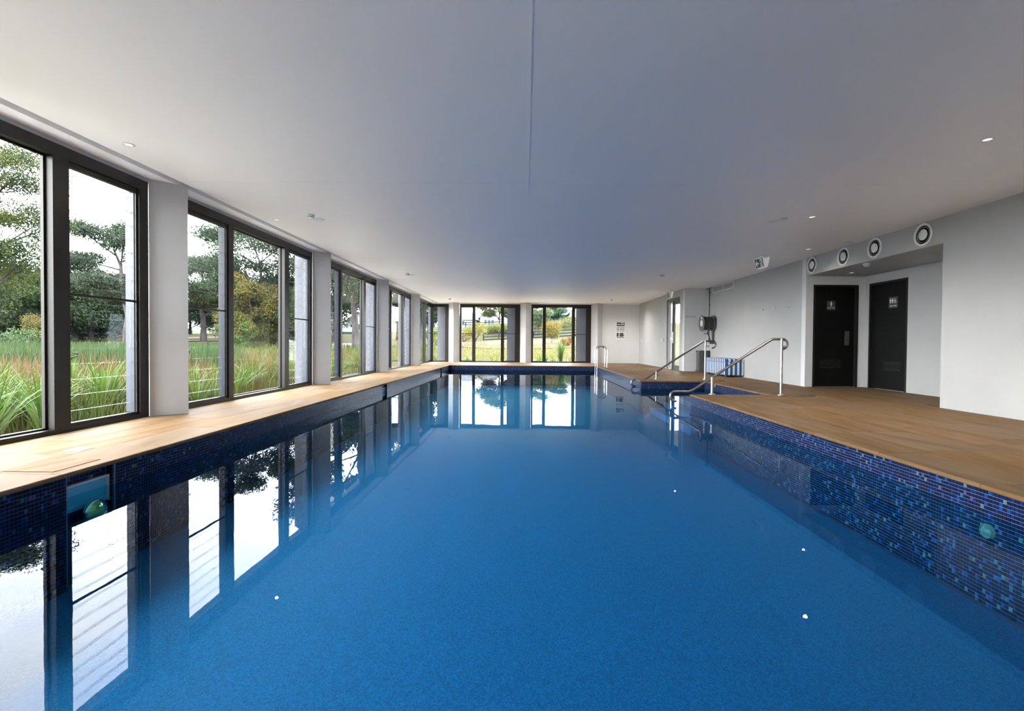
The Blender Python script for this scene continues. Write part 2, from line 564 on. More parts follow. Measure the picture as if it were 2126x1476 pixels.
# ------------------------------------------------------------------ pool basin, tiles, water
pool = thing('pool', 'long blue indoor swimming pool lined with glass mosaic at the waterline', 'pool', (0, 9, -1.35), kind='structure')
WL, WR, WF, WN, WRF = PXL - 0.022, PXR + 0.022, PYF + 0.022, PYN - 0.022, PXF + 0.022
NXW, NYA, NYB_ = NX + 0.022, NY0 - 0.022, NY1 + 0.022
T = 0.12
ZB = -0.80
pb = MB()
pb.box(WL - T, WN - T, ZB - T, NXW + T, WF + T, ZB)
pb.build('pool_floor', POOL, pool)
pw = MB()
SK = [(3.20, 3.57), (10.36, 10.70), (17.42, 17.76)]
ys = [WN]
for a, b in SK: ys += [a, b]
ys.append(WF)
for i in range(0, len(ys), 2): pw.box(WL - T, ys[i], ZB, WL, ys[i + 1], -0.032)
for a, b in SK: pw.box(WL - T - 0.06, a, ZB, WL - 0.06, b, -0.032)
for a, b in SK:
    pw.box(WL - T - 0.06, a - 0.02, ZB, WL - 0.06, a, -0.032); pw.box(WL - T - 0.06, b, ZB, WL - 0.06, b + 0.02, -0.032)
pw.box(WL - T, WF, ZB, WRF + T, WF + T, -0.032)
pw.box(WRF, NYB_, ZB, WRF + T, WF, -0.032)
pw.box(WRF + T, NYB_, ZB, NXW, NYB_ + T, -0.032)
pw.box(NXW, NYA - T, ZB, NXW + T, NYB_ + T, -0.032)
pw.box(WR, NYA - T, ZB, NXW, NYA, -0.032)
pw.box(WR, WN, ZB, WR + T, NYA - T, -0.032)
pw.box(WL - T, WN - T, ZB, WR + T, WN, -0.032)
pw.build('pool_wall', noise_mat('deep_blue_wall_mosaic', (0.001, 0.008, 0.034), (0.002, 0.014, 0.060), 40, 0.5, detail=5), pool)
for i in range(4):
    B(WR + 0.1 + i * 0.34, NYA, ZB, NXW, NYB_, -0.66 + i * 0.13).build('entry_step', POOL, pool)

# mosaic: grout bed + tiles; the 300 nearest are single parts, the rest one part
PAL = [((0.0015, 0.006, 0.034), 36), ((0.002, 0.009, 0.050), 27), ((0.003, 0.016, 0.080), 15), ((0.006, 0.006, 0.030), 9), ((0.005, 0.045, 0.20), 6), ((0.025, 0.10, 0.17), 3), ((0.07, 0.055, 0.15), 2), ((0.10, 0.14, 0.14), 2)]
pc = np.array([c for c, _ in PAL]); pwt = np.array([x_ for _, x_ in PAL], float); pwt /= pwt.sum()
PIT, TS, TT = 0.0247, 0.0224, 0.0035
ZT = -0.034
ROWS = 30
tiles = []     # centre, u dir, normal, palette index
grout = MB()
def tile_run(p, u, length, n, rows=ROWS):
    p = np.array(p, float); u = np.array(u, float); n = np.array(n, float)
    cnt = int(length / PIT)
    slack = (length - cnt * PIT) / 2
    e = p + u * length
    a0 = p + n * 0.0015; a1 = e + n * 0.0015
    zb = ZT - rows * PIT
    grout.add([(a0[0], a0[1], zb), (a1[0], a1[1], zb), (a1[0], a1[1], ZT + 0.002), (a0[0], a0[1], ZT + 0.002)], [(0, 1, 2, 3)])
    for i in range(cnt):
        c = p + u * (slack + (i + 0.5) * PIT)
        for r in range(rows):
            tiles.append((c[0] + n[0] * 0.0015, c[1] + n[1] * 0.0015, ZT - (r + 0.5) * PIT, u[0], u[1], n[0], n[1]))
prev = 1.6
for a, b in SK + [(WF, WF)]:
    tile_run((WL, prev, 0), (0, 1, 0), a - prev, (1, 0, 0))
    if a < WF:
        tile_run((WL - 0.06, a, 0), (0, 1, 0), b - a, (1, 0, 0), 3)
        tile_run((WL - 0.06, b, 0), (1, 0, 0), 0.06, (0, -1, 0))
        tile_run((WL, a, 0), (-1, 0, 0), 0.06, (0, 1, 0))
    prev = b
tile_run((WL, WF, 0), (1, 0, 0), WRF - WL, (0, -1, 0))
tile_run((WRF, WF, 0), (0, -1, 0), WF - NYB_, (-1, 0, 0))
tile_run((WRF, NYB_, 0), (1, 0, 0), NXW - WRF, (0, -1, 0))
tile_run((NXW, NYB_, 0), (0, -1, 0), NYB_ - NYA, (-1, 0, 0))
tile_run((NXW, NYA, 0), (-1, 0, 0), NXW - WR, (0, 1, 0))
tile_run((WR, NYA, 0), (0, -1, 0), NYA - 1.6, (-1, 0, 0))
grout.build('grout_bed', GROUT, pool)
TL = np.array(tiles)
pi = RNG.choice(len(PAL), len(TL), p=pwt)
# nearest tiles that the picture shows (above the water, inside the frame)
rowok = TL[:, 2] > WZ - 0.005
px_ok = (np.abs(TL[:, 0] / TL[:, 1]) < 1.075)
dist = np.hypot(TL[:, 0], TL[:, 1]) + np.where(rowok & px_ok, 0, 1e3)
order = np.argsort(dist)
single = order[:300]
rest = np.setdiff1d(np.arange(len(TL)), single)
h = TS / 2
tmesh = {}
for k in range(len(PAL)):
    q = MB()
    q.add([(-h, 0, -h), (h, 0, -h), (h, 0, h), (-h, 0, h), (-h * .93, -TT, -h * .93), (h * .93, -TT, -h * .93), (h * .93, -TT, h * .93), (-h * .93, -TT, h * .93)],
          [(4, 5, 6, 7), (0, 1, 5, 4), (1, 2, 6, 5), (2, 3, 7, 6), (3, 0, 4, 7)])
    mm = mat('mosaic_tile_%d' % k, PAL[k][0], 0.3, 0, 0.18, 0.0)
    me = bpy.data.meshes.new('tile'); me.from_pydata(q.v, [], q.f); me.materials.append(mm); me.update()
    tmesh[k] = me
ploc = np.array(pool.location[:])
for i in single:
    o = bpy.data.objects.new('tile', tmesh[int(pi[i])])
    COL.objects.link(o); o.parent = pool
    o.location = (TL[i, 0] - ploc[0], TL[i, 1] - ploc[1], TL[i, 2] - ploc[2])
    # local -Y must point along the wall normal
    o.rotation_euler = (0, 0, math.atan2(TL[i, 5], -TL[i, 6]))
R_ = TL[rest]
c = R_[:, :3]
u_ = np.stack([R_[:, 3], R_[:, 4], np.zeros(len(R_))], 1); n_ = np.stack([R_[:, 5], R_[:, 6], np.zeros(len(R_))], 1)
zv = np.array([0, 0, 1.0])
V = []
for (su, sz, sn, k_) in ((-1, -1, 0, 1), (1, -1, 0, 1), (1, 1, 0, 1), (-1, 1, 0, 1), (-1, -1, 1, .93), (1, -1, 1, .93), (1, 1, 1, .93), (-1, 1, 1, .93)):
    V.append(c + u_ * (su * h * k_) + zv * (sz * h * k_) + n_ * (sn * TT))
V = np.stack(V, 1).reshape(-1, 3)
base = (np.arange(len(R_)) * 8)[:, None, None]
Q = (base + np.array([(4, 5, 6, 7), (0, 1, 5, 4), (1, 2, 6, 5), (2, 3, 7, 6), (3, 0, 4, 7)])[None]).reshape(-1, 4)
cc = np.repeat(pc[pi[rest]] * RNG.uniform(0.85, 1.15, (len(rest), 1)), 8, axis=0)
mo = np_mesh('mosaic_tiles', V - ploc, Q, np.zeros((0, 3), int), cc, TILESM, pool)
mo['kind'] = 'stuff'

wt = MB()
poly = [(WL, WN), (WR, WN), (WR, NYA), (NXW, NYA), (NXW, NYB_), (WRF, NYB_), (WRF, WF), (WL, WF)]
wt.add([(x_, y_, WZ) for x_, y_ in poly], [tuple(range(len(poly)))])
for a, b in SK:
    wt.add([(WL - 0.06, a, WZ), (WL, a, WZ), (WL, b, WZ), (WL - 0.06, b, WZ)], [(0, 1, 2, 3)])
water = wt.build('water', WATER, loc=(0, 9, WZ))
tag(water, 'still blue pool water reflecting the windows', 'water', kind='structure')

for i, (a, b) in enumerate(SK):
    sk = thing('skimmer_box', ['pale blue skimmer mouth in the pool wall below the first window', 'skimmer recess in the left pool wall below the third window', 'farthest skimmer recess near the back corner of the pool'][i], 'skimmer', (WL - 0.03, (a + b) / 2, -0.30), 'pool wall skimmers')
    zt_ = ZT - 3 * PIT - 0.002
    f_ = MB()
    f_.box(WL - 0.0585, a + 0.004, zt_ - 0.012, WL - 0.03, b - 0.004, zt_)
    f_.box(WL - 0.0585, a + 0.004, -0.30, WL - 0.03, a + 0.014, zt_ - 0.012)
    f_.box(WL - 0.0585, b - 0.014, -0.30, WL - 0.03, b - 0.004, zt_ - 0.012)
    f_.build('faceplate', mat('skimmer_plastic', (0.62, 0.70, 0.72), 0.35), sk)
    B(WL - 0.0585, a + 0.014, -0.30, WL - 0.05, b - 0.014, zt_ - 0.012).build('weir_flap', mat('skimmer_flap', (0.10, 0.42, 0.62), 0.35), sk)

def pool_lamp(y, z, xw, sgn, r, label):
    t = thing('pool_light', label, 'pool light', (xw, y, z - r))
    MB().lathe([(r, 0.0), (r, sgn * 0.02), (r * 0.9, sgn * 0.03), (r * 0.82, sgn * 0.02)], (xw, y, z), 'X', 28).build('bezel', CHROME if sgn > 0 else mat('inlet_rim', (0.18, 0.2, 0.2), 0.4), t, True)
    MB().lathe([(r * 0.82, sgn * 0.018), (r * 0.55, sgn * 0.034), (r * 0.2, sgn * 0.040), (0.0001, sgn * 0.041)], (xw, y, z), 'X', 28).build('lens', POOLLAMP if sgn > 0 else mat('inlet_grey', (0.13, 0.15, 0.16), 0.4), t, True)
pool_lamp(3.40, -0.335, WL, 1, 0.09, 'round underwater light with a yellow lens below the nearest skimmer')
pool_lamp(3.10, -0.29, WR, -1, 0.045, 'small white underwater fitting on the right pool wall')

# ------------------------------------------------------------------ ceiling
ceil = MB()
ceil.box(-4.95, -7.3, ZC + 0.06, 9.0, YB + 0.6, ZC + 0.5)
ceiling = ceil.build('ceiling', CEIL, loc=(0, 8, ZC))
tag(ceiling, 'flat white plasterboard ceiling with fine control joints', 'ceiling', kind='structure')
GX0, GX1 = -4.205, -4.105
xs = [GX1, 0.02, 7.5]
yy = [-7.0, 5.73, 14.40, YB + 0.15]
for i in range(2):
    for j in range(3):
        B(xs[i] + (0.007 if i else 0), yy[j] + (0.004 if j else 0), ZC, xs[i + 1] - (0 if i else 0.007), yy[j + 1] - 0.004, ZC + 0.06).build('ceiling_panel', CEIL, ceiling)
for a_ in ((GX1, yy[1] - 0.012, 7.5, yy[1] + 0.012), (GX1, yy[2] - 0.012, 7.5, yy[2] + 0.012)):
    B(a_[0], a_[1], ZC + 0.007, a_[2], a_[3], ZC + 0.0075).build('joint_strip', CEIL, ceiling)
B(xs[1] - 0.009, -7.0, ZC - 0.005, xs[1] + 0.009, YB - 0.03, ZC + 0.0065).build('joint_bead', CEIL, ceiling)
B(-4.62, -7.0, ZC - 0.004, GX0, YB + 0.15, ZC + 0.06).build('window_soffit', CEIL, ceiling)
tr = thing('curtain_track', 'white end stop of the recessed track at the far left corner of the ceiling', 'track', (-4.155, 21.9, ZC - 0.09))
MB().lathe([(0.035, -0.09), (0.035, 0.0)], (-4.155, 21.9, ZC), 'Z', 14).build('end_stop', WHITEPL, tr, True)
B(-4.175, -6.5, ZC + 0.03, -4.135, 22.3, ZC + 0.059).build('rail', WHITEPL, tr)
tc_ = tag(B(-4.2, YB - 0.02, ZC - 0.035, 5.32, YB, ZC).build('trim_1', CEIL), 'narrow white trim under the ceiling along the back wall', 'trim', kind='structure')

# ------------------------------------------------------------------ walls
def struct(name, mb, m_, label, cat='wall', loc=None):
    if name.startswith('wall'):
        mb.v = [(a_, b_, -0.1 if abs(c_) < 1e-6 else c_) for a_, b_, c_ in mb.v]
    return tag(mb.build(name, m_, loc=loc), label, cat, kind='structure')

W2 = MB().box(XR - 0.005, -7.0, 0, 7.5, 7.09, ZC)
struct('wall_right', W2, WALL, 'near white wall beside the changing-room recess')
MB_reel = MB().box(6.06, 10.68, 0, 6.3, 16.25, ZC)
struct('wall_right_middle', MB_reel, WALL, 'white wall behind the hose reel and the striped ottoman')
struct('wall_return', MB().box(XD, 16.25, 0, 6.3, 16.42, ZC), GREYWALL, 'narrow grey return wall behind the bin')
q = MB().box(XD, 16.42, 0, XD + 0.18, 16.74, ZC).box(XD, 18.30, 0, XD + 0.18, YB + 0.15, ZC).box(XD, 16.74, 2.555, XD + 0.18, 18.30, ZC)
struct('wall_right_far', q, WALL, 'far right white wall around the glazed exit door')
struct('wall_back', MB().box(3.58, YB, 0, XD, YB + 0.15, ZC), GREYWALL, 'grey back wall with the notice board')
q = MB().box(6.06, 10.53, 0, 6.222, 10.68, ZC).box(7.19, 10.53, 0, 7.5, 10.68, 2.39).box(6.222, 10.53, 2.205, 7.19, 10.68, 2.39)
q.box(6.222, 10.53, 2.39, 7.5, 10.68, ZC)
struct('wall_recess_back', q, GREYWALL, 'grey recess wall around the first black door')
q = MB().box(7.33, 7.09, 0, 7.5, 9.358, 2.39).box(7.33, 10.40, 0, 7.5, 10.53, 2.39).box(7.33, 9.358, 2.215, 7.5, 10.40, 2.39)
struct('wall_recess_side', q, WALL, 'white recess wall around the second black door')
struct('wall_rear', MB().box(-4.6, -7.2, 0, 7.5, -7.0, ZC), WALL, 'white end wall behind the photographer')
struct('wall_plinth_left', MB().box(-4.62, -7, -0.6, XL - 0.12 + 0.1, YB + 0.2, -0.001), FIN, 'low plinth under the left windows')
struct('wall_plinth_back', MB().box(-4.62, YB - 0.02, -0.6, 5.5, YB + 0.2, -0.001), FIN, 'low plinth under the back windows')
hd = MB().box(XL - 0.14, -7, 2.73, XL + 0.02, YB + 0.14, ZC + 0.06)
struct('wall_left', hd, WALL, 'white strip above the left windows')
struct('wall_back_head', MB().box(XL, YB - 0.01, 2.715, 3.6, YB + 0.14, ZC + 0.06), WALL, 'white strip above the back windows')

struct('wall_leak_panel_back', MB().box(6.1, 10.70, 0, 7.6, 10.80, ZC + 0.05), WALL, 'white panel added behind the first black door to stop light leaks')  # unseen panel, added so daylight does not leak round the door
struct('wall_leak_panel_side', MB().box(7.5, -7.0, 0, 7.62, 10.80, ZC + 0.05), WALL, 'white panel added behind the second black door to stop light leaks')  # added light stop behind the second door, out of view
struct('wall_service_right', MB().box(6.3, 10.8, 0, 6.4, 16.42, ZC + 0.05), WALL, 'outer skin of the wall behind the hose reel')
# bulkhead with four round holes
bk = MB().box(6.052, 7.0905, 2.39, 7.5, 10.53, ZC)
bulk = struct('wall_bulkhead', bk, WALL, 'white bulkhead over the recess with four round air outlets')
DY = [10.31, 9.305, 8.48, 7.455]
cut = MB()
for y in DY:
    cut.lathe([(0.142, -0.2), (0.142, 0.16)], (6.06, y, 2.59), 'X', 36)
cuto = cut.build('cutter', WALL)
md = bulk.modifiers.new('holes', 'BOOLEAN'); md.operation = 'DIFFERENCE'; md.object = cuto; md.solver = 'EXACT'
dg = bpy.context.evaluated_depsgraph_get()
nm = bpy.data.meshes.new_from_object(bulk.evaluated_get(dg))
bulk.modifiers.clear(); bulk.data = nm
bpy.data.objects.remove(cuto)

# ------------------------------------------------------------------ diagonal fins between the windows
NV = Vector((-1, 1)) / math.sqrt(2)
def fin(ax, ay, wdt, ln, name, label, side='L'):
    A = Vector((ax, ay)); Bp = A + Vector((1, 1)) / math.sqrt(2) * wdt
    C = Bp + NV * ln; D = A + NV * ln
    # inner pier stops behind the window plane; the outer blade runs on outside
    if side == 'L':
        ca = (A.x - (XL - 0.11)) * math.sqrt(2); cb = (Bp.x - (XL - 0.11)) * math.sqrt(2)
    else:
        ca = (YB + 0.11 - A.y) * math.sqrt(2); cb = (YB + 0.11 - Bp.y) * math.sqrt(2)
    ca, cb = max(ca, 0.02), max(cb, 0.02)
    b_ = MB().prism([tuple(A), tuple(Bp), tuple(Bp + NV * cb), tuple(A + NV * ca)], 0.0, ZC).build(name, FIN)
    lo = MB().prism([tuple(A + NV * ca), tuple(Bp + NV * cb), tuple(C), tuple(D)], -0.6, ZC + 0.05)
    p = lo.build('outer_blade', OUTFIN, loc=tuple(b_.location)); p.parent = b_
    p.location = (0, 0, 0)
    tag(b_, label, 'column', 'diagonal wall columns', kind='structure')
    return b_
E_ = [5.62 + 4.34 * i for i in range(-2, 4)]
nm_ = {-2: 'white diagonal column behind the photographer on the left', -1: 'white diagonal column just outside the left edge of view', 0: 'nearest white diagonal column beside the first tall window', 1: 'second white diagonal column between the second and third windows', 2: 'third white diagonal column between the third and fourth windows', 3: 'farthest left white diagonal column before the corner window'}
for i, e in zip(range(-2, 4), E_):
    fin(-4.40, e, 0.382, 1.0, 'column', nm_[i])
for xa, lb in ((-3.34, 'white diagonal column on the back wall beside the corner window'), (0.02, 'white diagonal column between the two back windows'), (3.34, 'white diagonal column on the back wall behind the pool ladder')):
    fin(xa, 22.41, 0.36, 1.28, 'column', lb, 'B')

# ------------------------------------------------------------------ windows
BL_CACHE = {}
def window(idx, side, u0, u1, m1, m2, label, loL=True, loR=True, jr=0.13, jl=0.06, top=2.73, blades=True):
    """u along the wall, w outwards."""
    if side == 'L':
        P = lambda u, w_, z: (XL - w_, u, z)
        loc = (XL - 0.04, (u0 + u1) / 2, 0.0)
    else:
        P = lambda u, w_, z: (u, YB + w_, z)
        loc = ((u0 + u1) / 2, YB + 0.04, 0.0)
    root = thing('window_%d' % idx, label, 'window', loc, kind='structure')
    def bx(name, a0, w0, z0, a1, w1, z1, m_, par=root):
        p, q_ = P(a0, w0, z0), P(a1, w1, z1)
        return B(*p, *q_).build(name, m_, par)
    hb = top - 0.115
    bx('head', u0, -0.02, hb, u1, 0.10, top, BRONZE)
    bx('sill', u0, -0.02, 0.0, u1, 0.10, 0.045, BRONZE)
    bx('jamb', u0, -0.02, 0.045, u0 + jl, 0.10, hb, BRONZE)
    bx('jamb', u1 - jr, -0.02, 0.045, u1, 0.10, hb, BRONZE)
    spans = []
    if m1: spans.append(('l', u0 + jl, m1[0]))
    spans.append(('f', m1[1] if m1 else u0 + jl, m2[0] if m2 else u1 - jr))
    if m2: spans.append(('r', m2[1], u1 - jr))
    for mm in (m1, m2):
        if mm: bx('mullion', mm[0], -0.02, 0.045, mm[1], 0.10, hb, BRONZE)
    for kind, a, b in spans:
        lou = (kind == 'l' and loL) or (kind == 'r' and loR)
        if kind == 'f' or not lou:
            q_ = MB()
            for (aa, zz0, bb, zz1) in ((a, 0.045, b, 0.062), (a, hb - 0.02, b, hb), (a, 0.062, a + 0.02, hb - 0.02), (b - 0.02, 0.062, b, hb - 0.02)):
                q_.box(*P(aa, 0.05, zz0), *P(bb, 0.075, zz1))
            q_.build('glazing_bead', BRONZE, root)
            bx('fixed_pane', a + 0.012, 0.058, 0.055, b - 0.012, 0.066, hb - 0.012, GLASS)
            continue
        # louvre bay: stiles, rails, tracks, glass blades
        q_ = MB()
        q_.box(*P(a, 0.0, 0.045), *P(b, 0.05, 0.078)); q_.box(*P(a, 0.0, hb - 0.055), *P(b, 0.05, hb))
        q_.box(*P(a, 0.0, 0.078), *P(a + 0.025, 0.05, hb - 0.055)); q_.box(*P(b - 0.025, 0.0, 0.078), *P(b, 0.05, hb - 0.055))
        q_.build('sash_frame', BRONZE, root)
        for s0, s1 in ((a + 0.0252, a + 0.033), (b - 0.033, b - 0.0252)):
            bx('louvre_track', s0, 0.02, 0.078, s1, 0.115, hb - 0.055, TRACK)
        bx('mid_rail', a + 0.034, 0.012, 1.322, b - 0.034, 0.028, 1.346, BRONZE)
        ln = round((b - a) - 0.07, 3)
        key = (side, ln)
        if key not in BL_CACHE:
            g = MB()
            hh, th = 0.080, 0.003
            dw = 0.011
            us = (-ln / 2, ln / 2)
            pts = []
            for uu in us:
                for (ww, zz) in ((dw - th, -hh), (dw + th, -hh), (-dw + th, hh), (-dw - th, hh)):
                    pts.append((-ww, uu, zz) if side == 'L' else (uu, ww, zz))
            g.add(pts, [(0, 4, 5, 1), (2, 6, 7, 3)])
            g.mi = 1; g.f, g.m = [(0, 4, 5, 1), (2, 6, 7, 3)], [1, 1]
            g.f += [(1, 5, 6, 2), (3, 7, 4, 0), (0, 1, 2, 3), (7, 6, 5, 4)]; g.m += [0, 0, 0, 0]
            me = bpy.data.meshes.new('louvre_blade'); me.from_pydata(g.v, [], g.f)
            me.materials.append(GLASS); me.materials.append(GLEDGE)
            me.polygons.foreach_set('material_index', g.m); me.update()
            BL_CACHE[key] = me
        if blades:
            k_ = 0
            while True:
                zc = 0.110 + 0.154 * k_
                if zc + 0.08 > hb - 0.02: break
                o = bpy.data.objects.new('louvre_blade', BL_CACHE[key])
                COL.objects.link(o); o.parent = root
                p = P((a + b) / 2, 0.068, zc)
                o.location = (p[0] - loc[0], p[1] - loc[1], p[2] - loc[2])
                k_ += 1
        la = MB()
        c0 = P(a + 0.03, -0.012, 0.74); 
        la.tube([P(a + 0.028, 0.0, 0.70), P(a + 0.028, -0.02, 0.72), P(a + 0.075, -0.02, 0.735), P(a + 0.075, -0.02, 0.765), P(a + 0.03, -0.02, 0.765)], 0.005, 6)
        la.build('latch', DARKPL, root)
    return root

WLAB = ['tall bronze-framed window filling the left edge of view', 'second bronze-framed window along the left wall, louvred at both ends', 'third window along the left wall, a big tree trunk outside it', 'fourth window along the left wall', 'last window of the left wall, meeting the corner']
for i in range(5):
    e = 5.62 + 4.34 * i
    if i == 4:
        window(5, 'L', 19.21, YB - 0.03, (20.05, 20.17), (21.22, 21.36), WLAB[4], jr=0.05)
        continue
    s0 = e - 3.79
    window(i + 1, 'L', s0, e, (e - 2.81, e - 2.69), (e - 1.14, e - 0.98), WLAB[i], loL=(i > 0))
for i, idx in ((-1, 9), (-2, 10)):
    e = 5.62 + 4.34 * i
    window(idx, 'L', e - 3.79, e, (e - 2.81, e - 2.69), (e - 1.14, e - 0.98), ['window behind the photographer nearest the camera', 'rearmost window behind the photographer'][-i - 1], loL=False, loR=False)
window(6, 'B', -4.43, -3.60, None, None, 'narrow fixed corner window at the left end of the back wall', jr=0.16, jl=0.07, top=2.715)
window(7, 'B', -3.08, -0.26, (-2.46, -2.36), (-1.13, -1.03), 'left one of the two wide back windows, white gable house outside', jr=0.20, jl=0.05, top=2.715)
window(8, 'B', 0.28, 3.06, (0.84, 0.94), (2.19, 2.29), 'right one of the two wide back windows, big tussock outside', jr=0.20, jl=0.05, top=2.715)

# ------------------------------------------------------------------ doors
def text_mesh(s, size, mat_, parent, origin, right, upv, nrm, align='CENTER', bold=0.0):
    cu = bpy.data.curves.new('lettering', 'FONT')
    cu.body = s; cu.size = size; cu.align_x = align; cu.align_y = 'CENTER'; cu.extrude = 0.0006; cu.offset = bold
    to = bpy.data.objects.new('lettering', cu); COL.objects.link(to)
    dg_ = bpy.context.evaluated_depsgraph_get()
    me = bpy.data.meshes.new_from_object(to.evaluated_get(dg_))
    bpy.data.objects.remove(to)
    M_ = Matrix((right, upv, nrm)).transposed().to_4x4(); M_.translation = origin
    me.transform(M_)
    off = Vector((0, 0, 0)); p = parent
    while p is not None:
        off += Vector(p.location); p = p.parent
    me.transform(Matrix.Translation(-off))
    me.materials.clear(); me.materials.append(mat_)
    o = bpy.data.objects.new('lettering', me); COL.objects.link(o); o.parent = parent
    return o

def plate(P, a0, z0, a1, z1, t, mat_, name, parent):
    """P(a, d, z): d proud of the surface"""
    return B(*P(a0, 0.0, z0), *P(a1, t, z1)).build(name, mat_, parent)

def figure(mb, P, a, z, s, female=False, d=0.004):
    # standing pictogram
    def poly(pts):
        f0 = [P(a + x_ * s, d, z + y_ * s) for x_, y_ in pts]
        b0 = [P(a + x_ * s, d - 0.002, z + y_ * s) for x_, y_ in pts]
        n = len(pts)
        mb.add(f0 + b0, [tuple(range(n)), tuple(range(2 * n - 1, n - 1, -1))] + [(i, n + i, n + (i + 1) % n, (i + 1) % n) for i in range(n)])
    poly([(0.09 * math.cos(t_ * math.pi / 5), 0.90 + 0.09 * math.sin(t_ * math.pi / 5)) for t_ in range(10)])
    if female:
        poly([(-0.10, 0.78), (0.10, 0.78), (0.24, 0.45), (0.17, 0.42), (0.12, 0.28), (-0.12, 0.28), (-0.17, 0.42), (-0.24, 0.45)])
    else:
        poly([(-0.17, 0.78), (0.17, 0.78), (0.17, 0.42), (0.10, 0.42), (0.10, 0.28), (-0.10, 0.28), (-0.10, 0.42), (-0.17, 0.42)])
    poly([(-0.10, 0.28), (-0.015, 0.28), (-0.015, 0.0), (-0.10, 0.0)])
    poly([(0.015, 0.28), (0.10, 0.28), (0.10, 0.0), (0.015, 0.0)])

# door 1 (faces the camera)
d1 = thing('door_1', 'black door with the female toilet sign and a steel push plate', 'door', (6.705, 10.56, 0), kind='structure')
q = MB().box(6.222, 10.525, 0, 6.262, 10.67, 2.205).box(7.15, 10.525, 0, 7.19, 10.67, 2.205).box(6.262, 10.525, 2.165, 7.15, 10.67, 2.205)
q.build('door_frame', DOORFRAME, d1)
lf = B(6.265, 10.60, 0.008, 7.147, 10.64, 2.162).build('door_leaf', BLACKDOOR, d1)
P1 = lambda a, d, z: (a, 10.60 - d, z)
plate(P1, 6.95, 0.90, 7.05, 1.21, 0.003, STEEL, 'push_plate', d1)
def grille(P, a0, a1, z0, z1, par):
    q_ = MB()
    q_.box(*P(a0, 0, z0), *P(a1, 0.012, z0 + 0.02)); q_.box(*P(a0, 0, z1 - 0.02), *P(a1, 0.012, z1))
    q_.box(*P(a0, 0, z0 + 0.02), *P(a0 + 0.02, 0.012, z1 - 0.02)); q_.box(*P(a1 - 0.02, 0, z0 + 0.02), *P(a1, 0.012, z1 - 0.02))
    g_ = q_.build('vent_grille', DOORFRAME, par)
    n = 6
    for k_ in range(n):
        zz = z0 + 0.024 + k_ * (z1 - z0 - 0.044) / n
        s_ = MB()
        p = [P(a0 + 0.02, 0.002, zz + 0.016), P(a1 - 0.02, 0.002, zz + 0.016), P(a1 - 0.02, 0.010, zz), P(a0 + 0.02, 0.010, zz), P(a0 + 0.02, 0.001, zz + 0.013), P(a1 - 0.02, 0.001, zz + 0.013), P(a1 - 0.02, 0.008, zz - 0.002), P(a0 + 0.02, 0.008, zz - 0.002)]
        s_.add(p, [(0, 1, 2, 3), (7, 6, 5, 4), (0, 4, 5, 1), (2, 6, 7, 3), (1, 5, 6, 2), (3, 7, 4, 0)])
        s_.build('slat', DOORFRAME, g_)
grille(P1, 6.435, 6.862, 0.40, 0.585, d1)
sg = plate(P1, 6.557, 1.665, 6.737, 1.865, 0.003, SIGND, 'toilet_sign', d1)
f_ = MB(); figure(f_, P1, 6.647, 1.745, 0.11, True, 0.0045); f_.build('pictogram', SIGNW, sg)
text_mesh('Female Toilet', 0.030, SIGNW, sg, Vector((6.647, 10.60 - 0.0042, 1.715)), Vector((1, 0, 0)), Vector((0, 0, 1)), Vector((0, -1, 0)), bold=0.0006)

# door 2 (side wall of the recess)
d2 = thing('door_2', 'black door with the unisex and wheelchair toilet sign', 'door', (7.36, 9.88, 0), kind='structure')
q = MB().box(7.325, 9.36, 0, 7.47, 9.40, 2.212).box(7.325, 10.36, 0, 7.47, 10.398, 2.212).box(7.325, 9.40, 2.172, 7.47, 10.36, 2.212)
q.build('door_frame', DOORFRAME, d2)
B(7.375, 9.403, 0.008, 7.415, 10.357, 2.169).build('door_leaf', BLACKDOOR, d2)
P2 = lambda a, d, z: (7.375 - d, a, z)
grille(P2, 9.536, 10.0, 0.40, 0.57, d2)
lv = MB().tube([P2(9.50, 0.045, 1.03), P2(9.385 + 0.04, 0.045, 1.03), P2(9.41, 0.0, 1.03)], 0.009, 8)
lv.build('lever_handle', CHROME, d2, True)
sg = plate(P2, 9.668, 1.66, 9.90, 1.88, 0.003, SIGNG if False else SIGND, 'toilet_sign', d2)
f_ = MB()
P2m = lambda a, d, z: P2(a, d, z)
figure(f_, P2m, 9.855, 1.755, 0.10, False, 0.0045)
figure(f_, P2m, 9.80, 1.755, 0.10, True, 0.0045)
def ring(mb, P, a, z, r, w_, a0, a1, d=0.004, n=16):
    for k_ in range(n):
        t0 = a0 + (a1 - a0) * k_ / n; t1 = a0 + (a1 - a0) * (k_ + 1) / n
        mb.add([P(a + (r - w_) * math.cos(t0), d, z + (r - w_) * math.sin(t0)), P(a + r * math.cos(t0), d, z + r * math.sin(t0)), P(a + r * math.cos(t1), d, z + r * math.sin(t1)), P(a + (r - w_) * math.cos(t1), d, z + (r - w_) * math.sin(t1))], [(0, 1, 2, 3)])
ring(f_, P2, 9.735, 1.785, 0.030, 0.009, 0, 2 * math.pi)
f_.box(*P2(9.732, 0.003, 1.80), *P2(9.745, 0.0045, 1.845))
f_.box(*P2(9.70, 0.003, 1.775), *P2(9.725, 0.0045, 1.786))
f_.build('pictogram', SIGNW, sg)
text_mesh('Unisex Toilet', 0.034, SIGNW, sg, Vector((7.375 - 0.0042, 9.784, 1.70)), Vector((0, -1, 0)), Vector((0, 0, 1)), Vector((-1, 0, 0)), bold=0.0006)

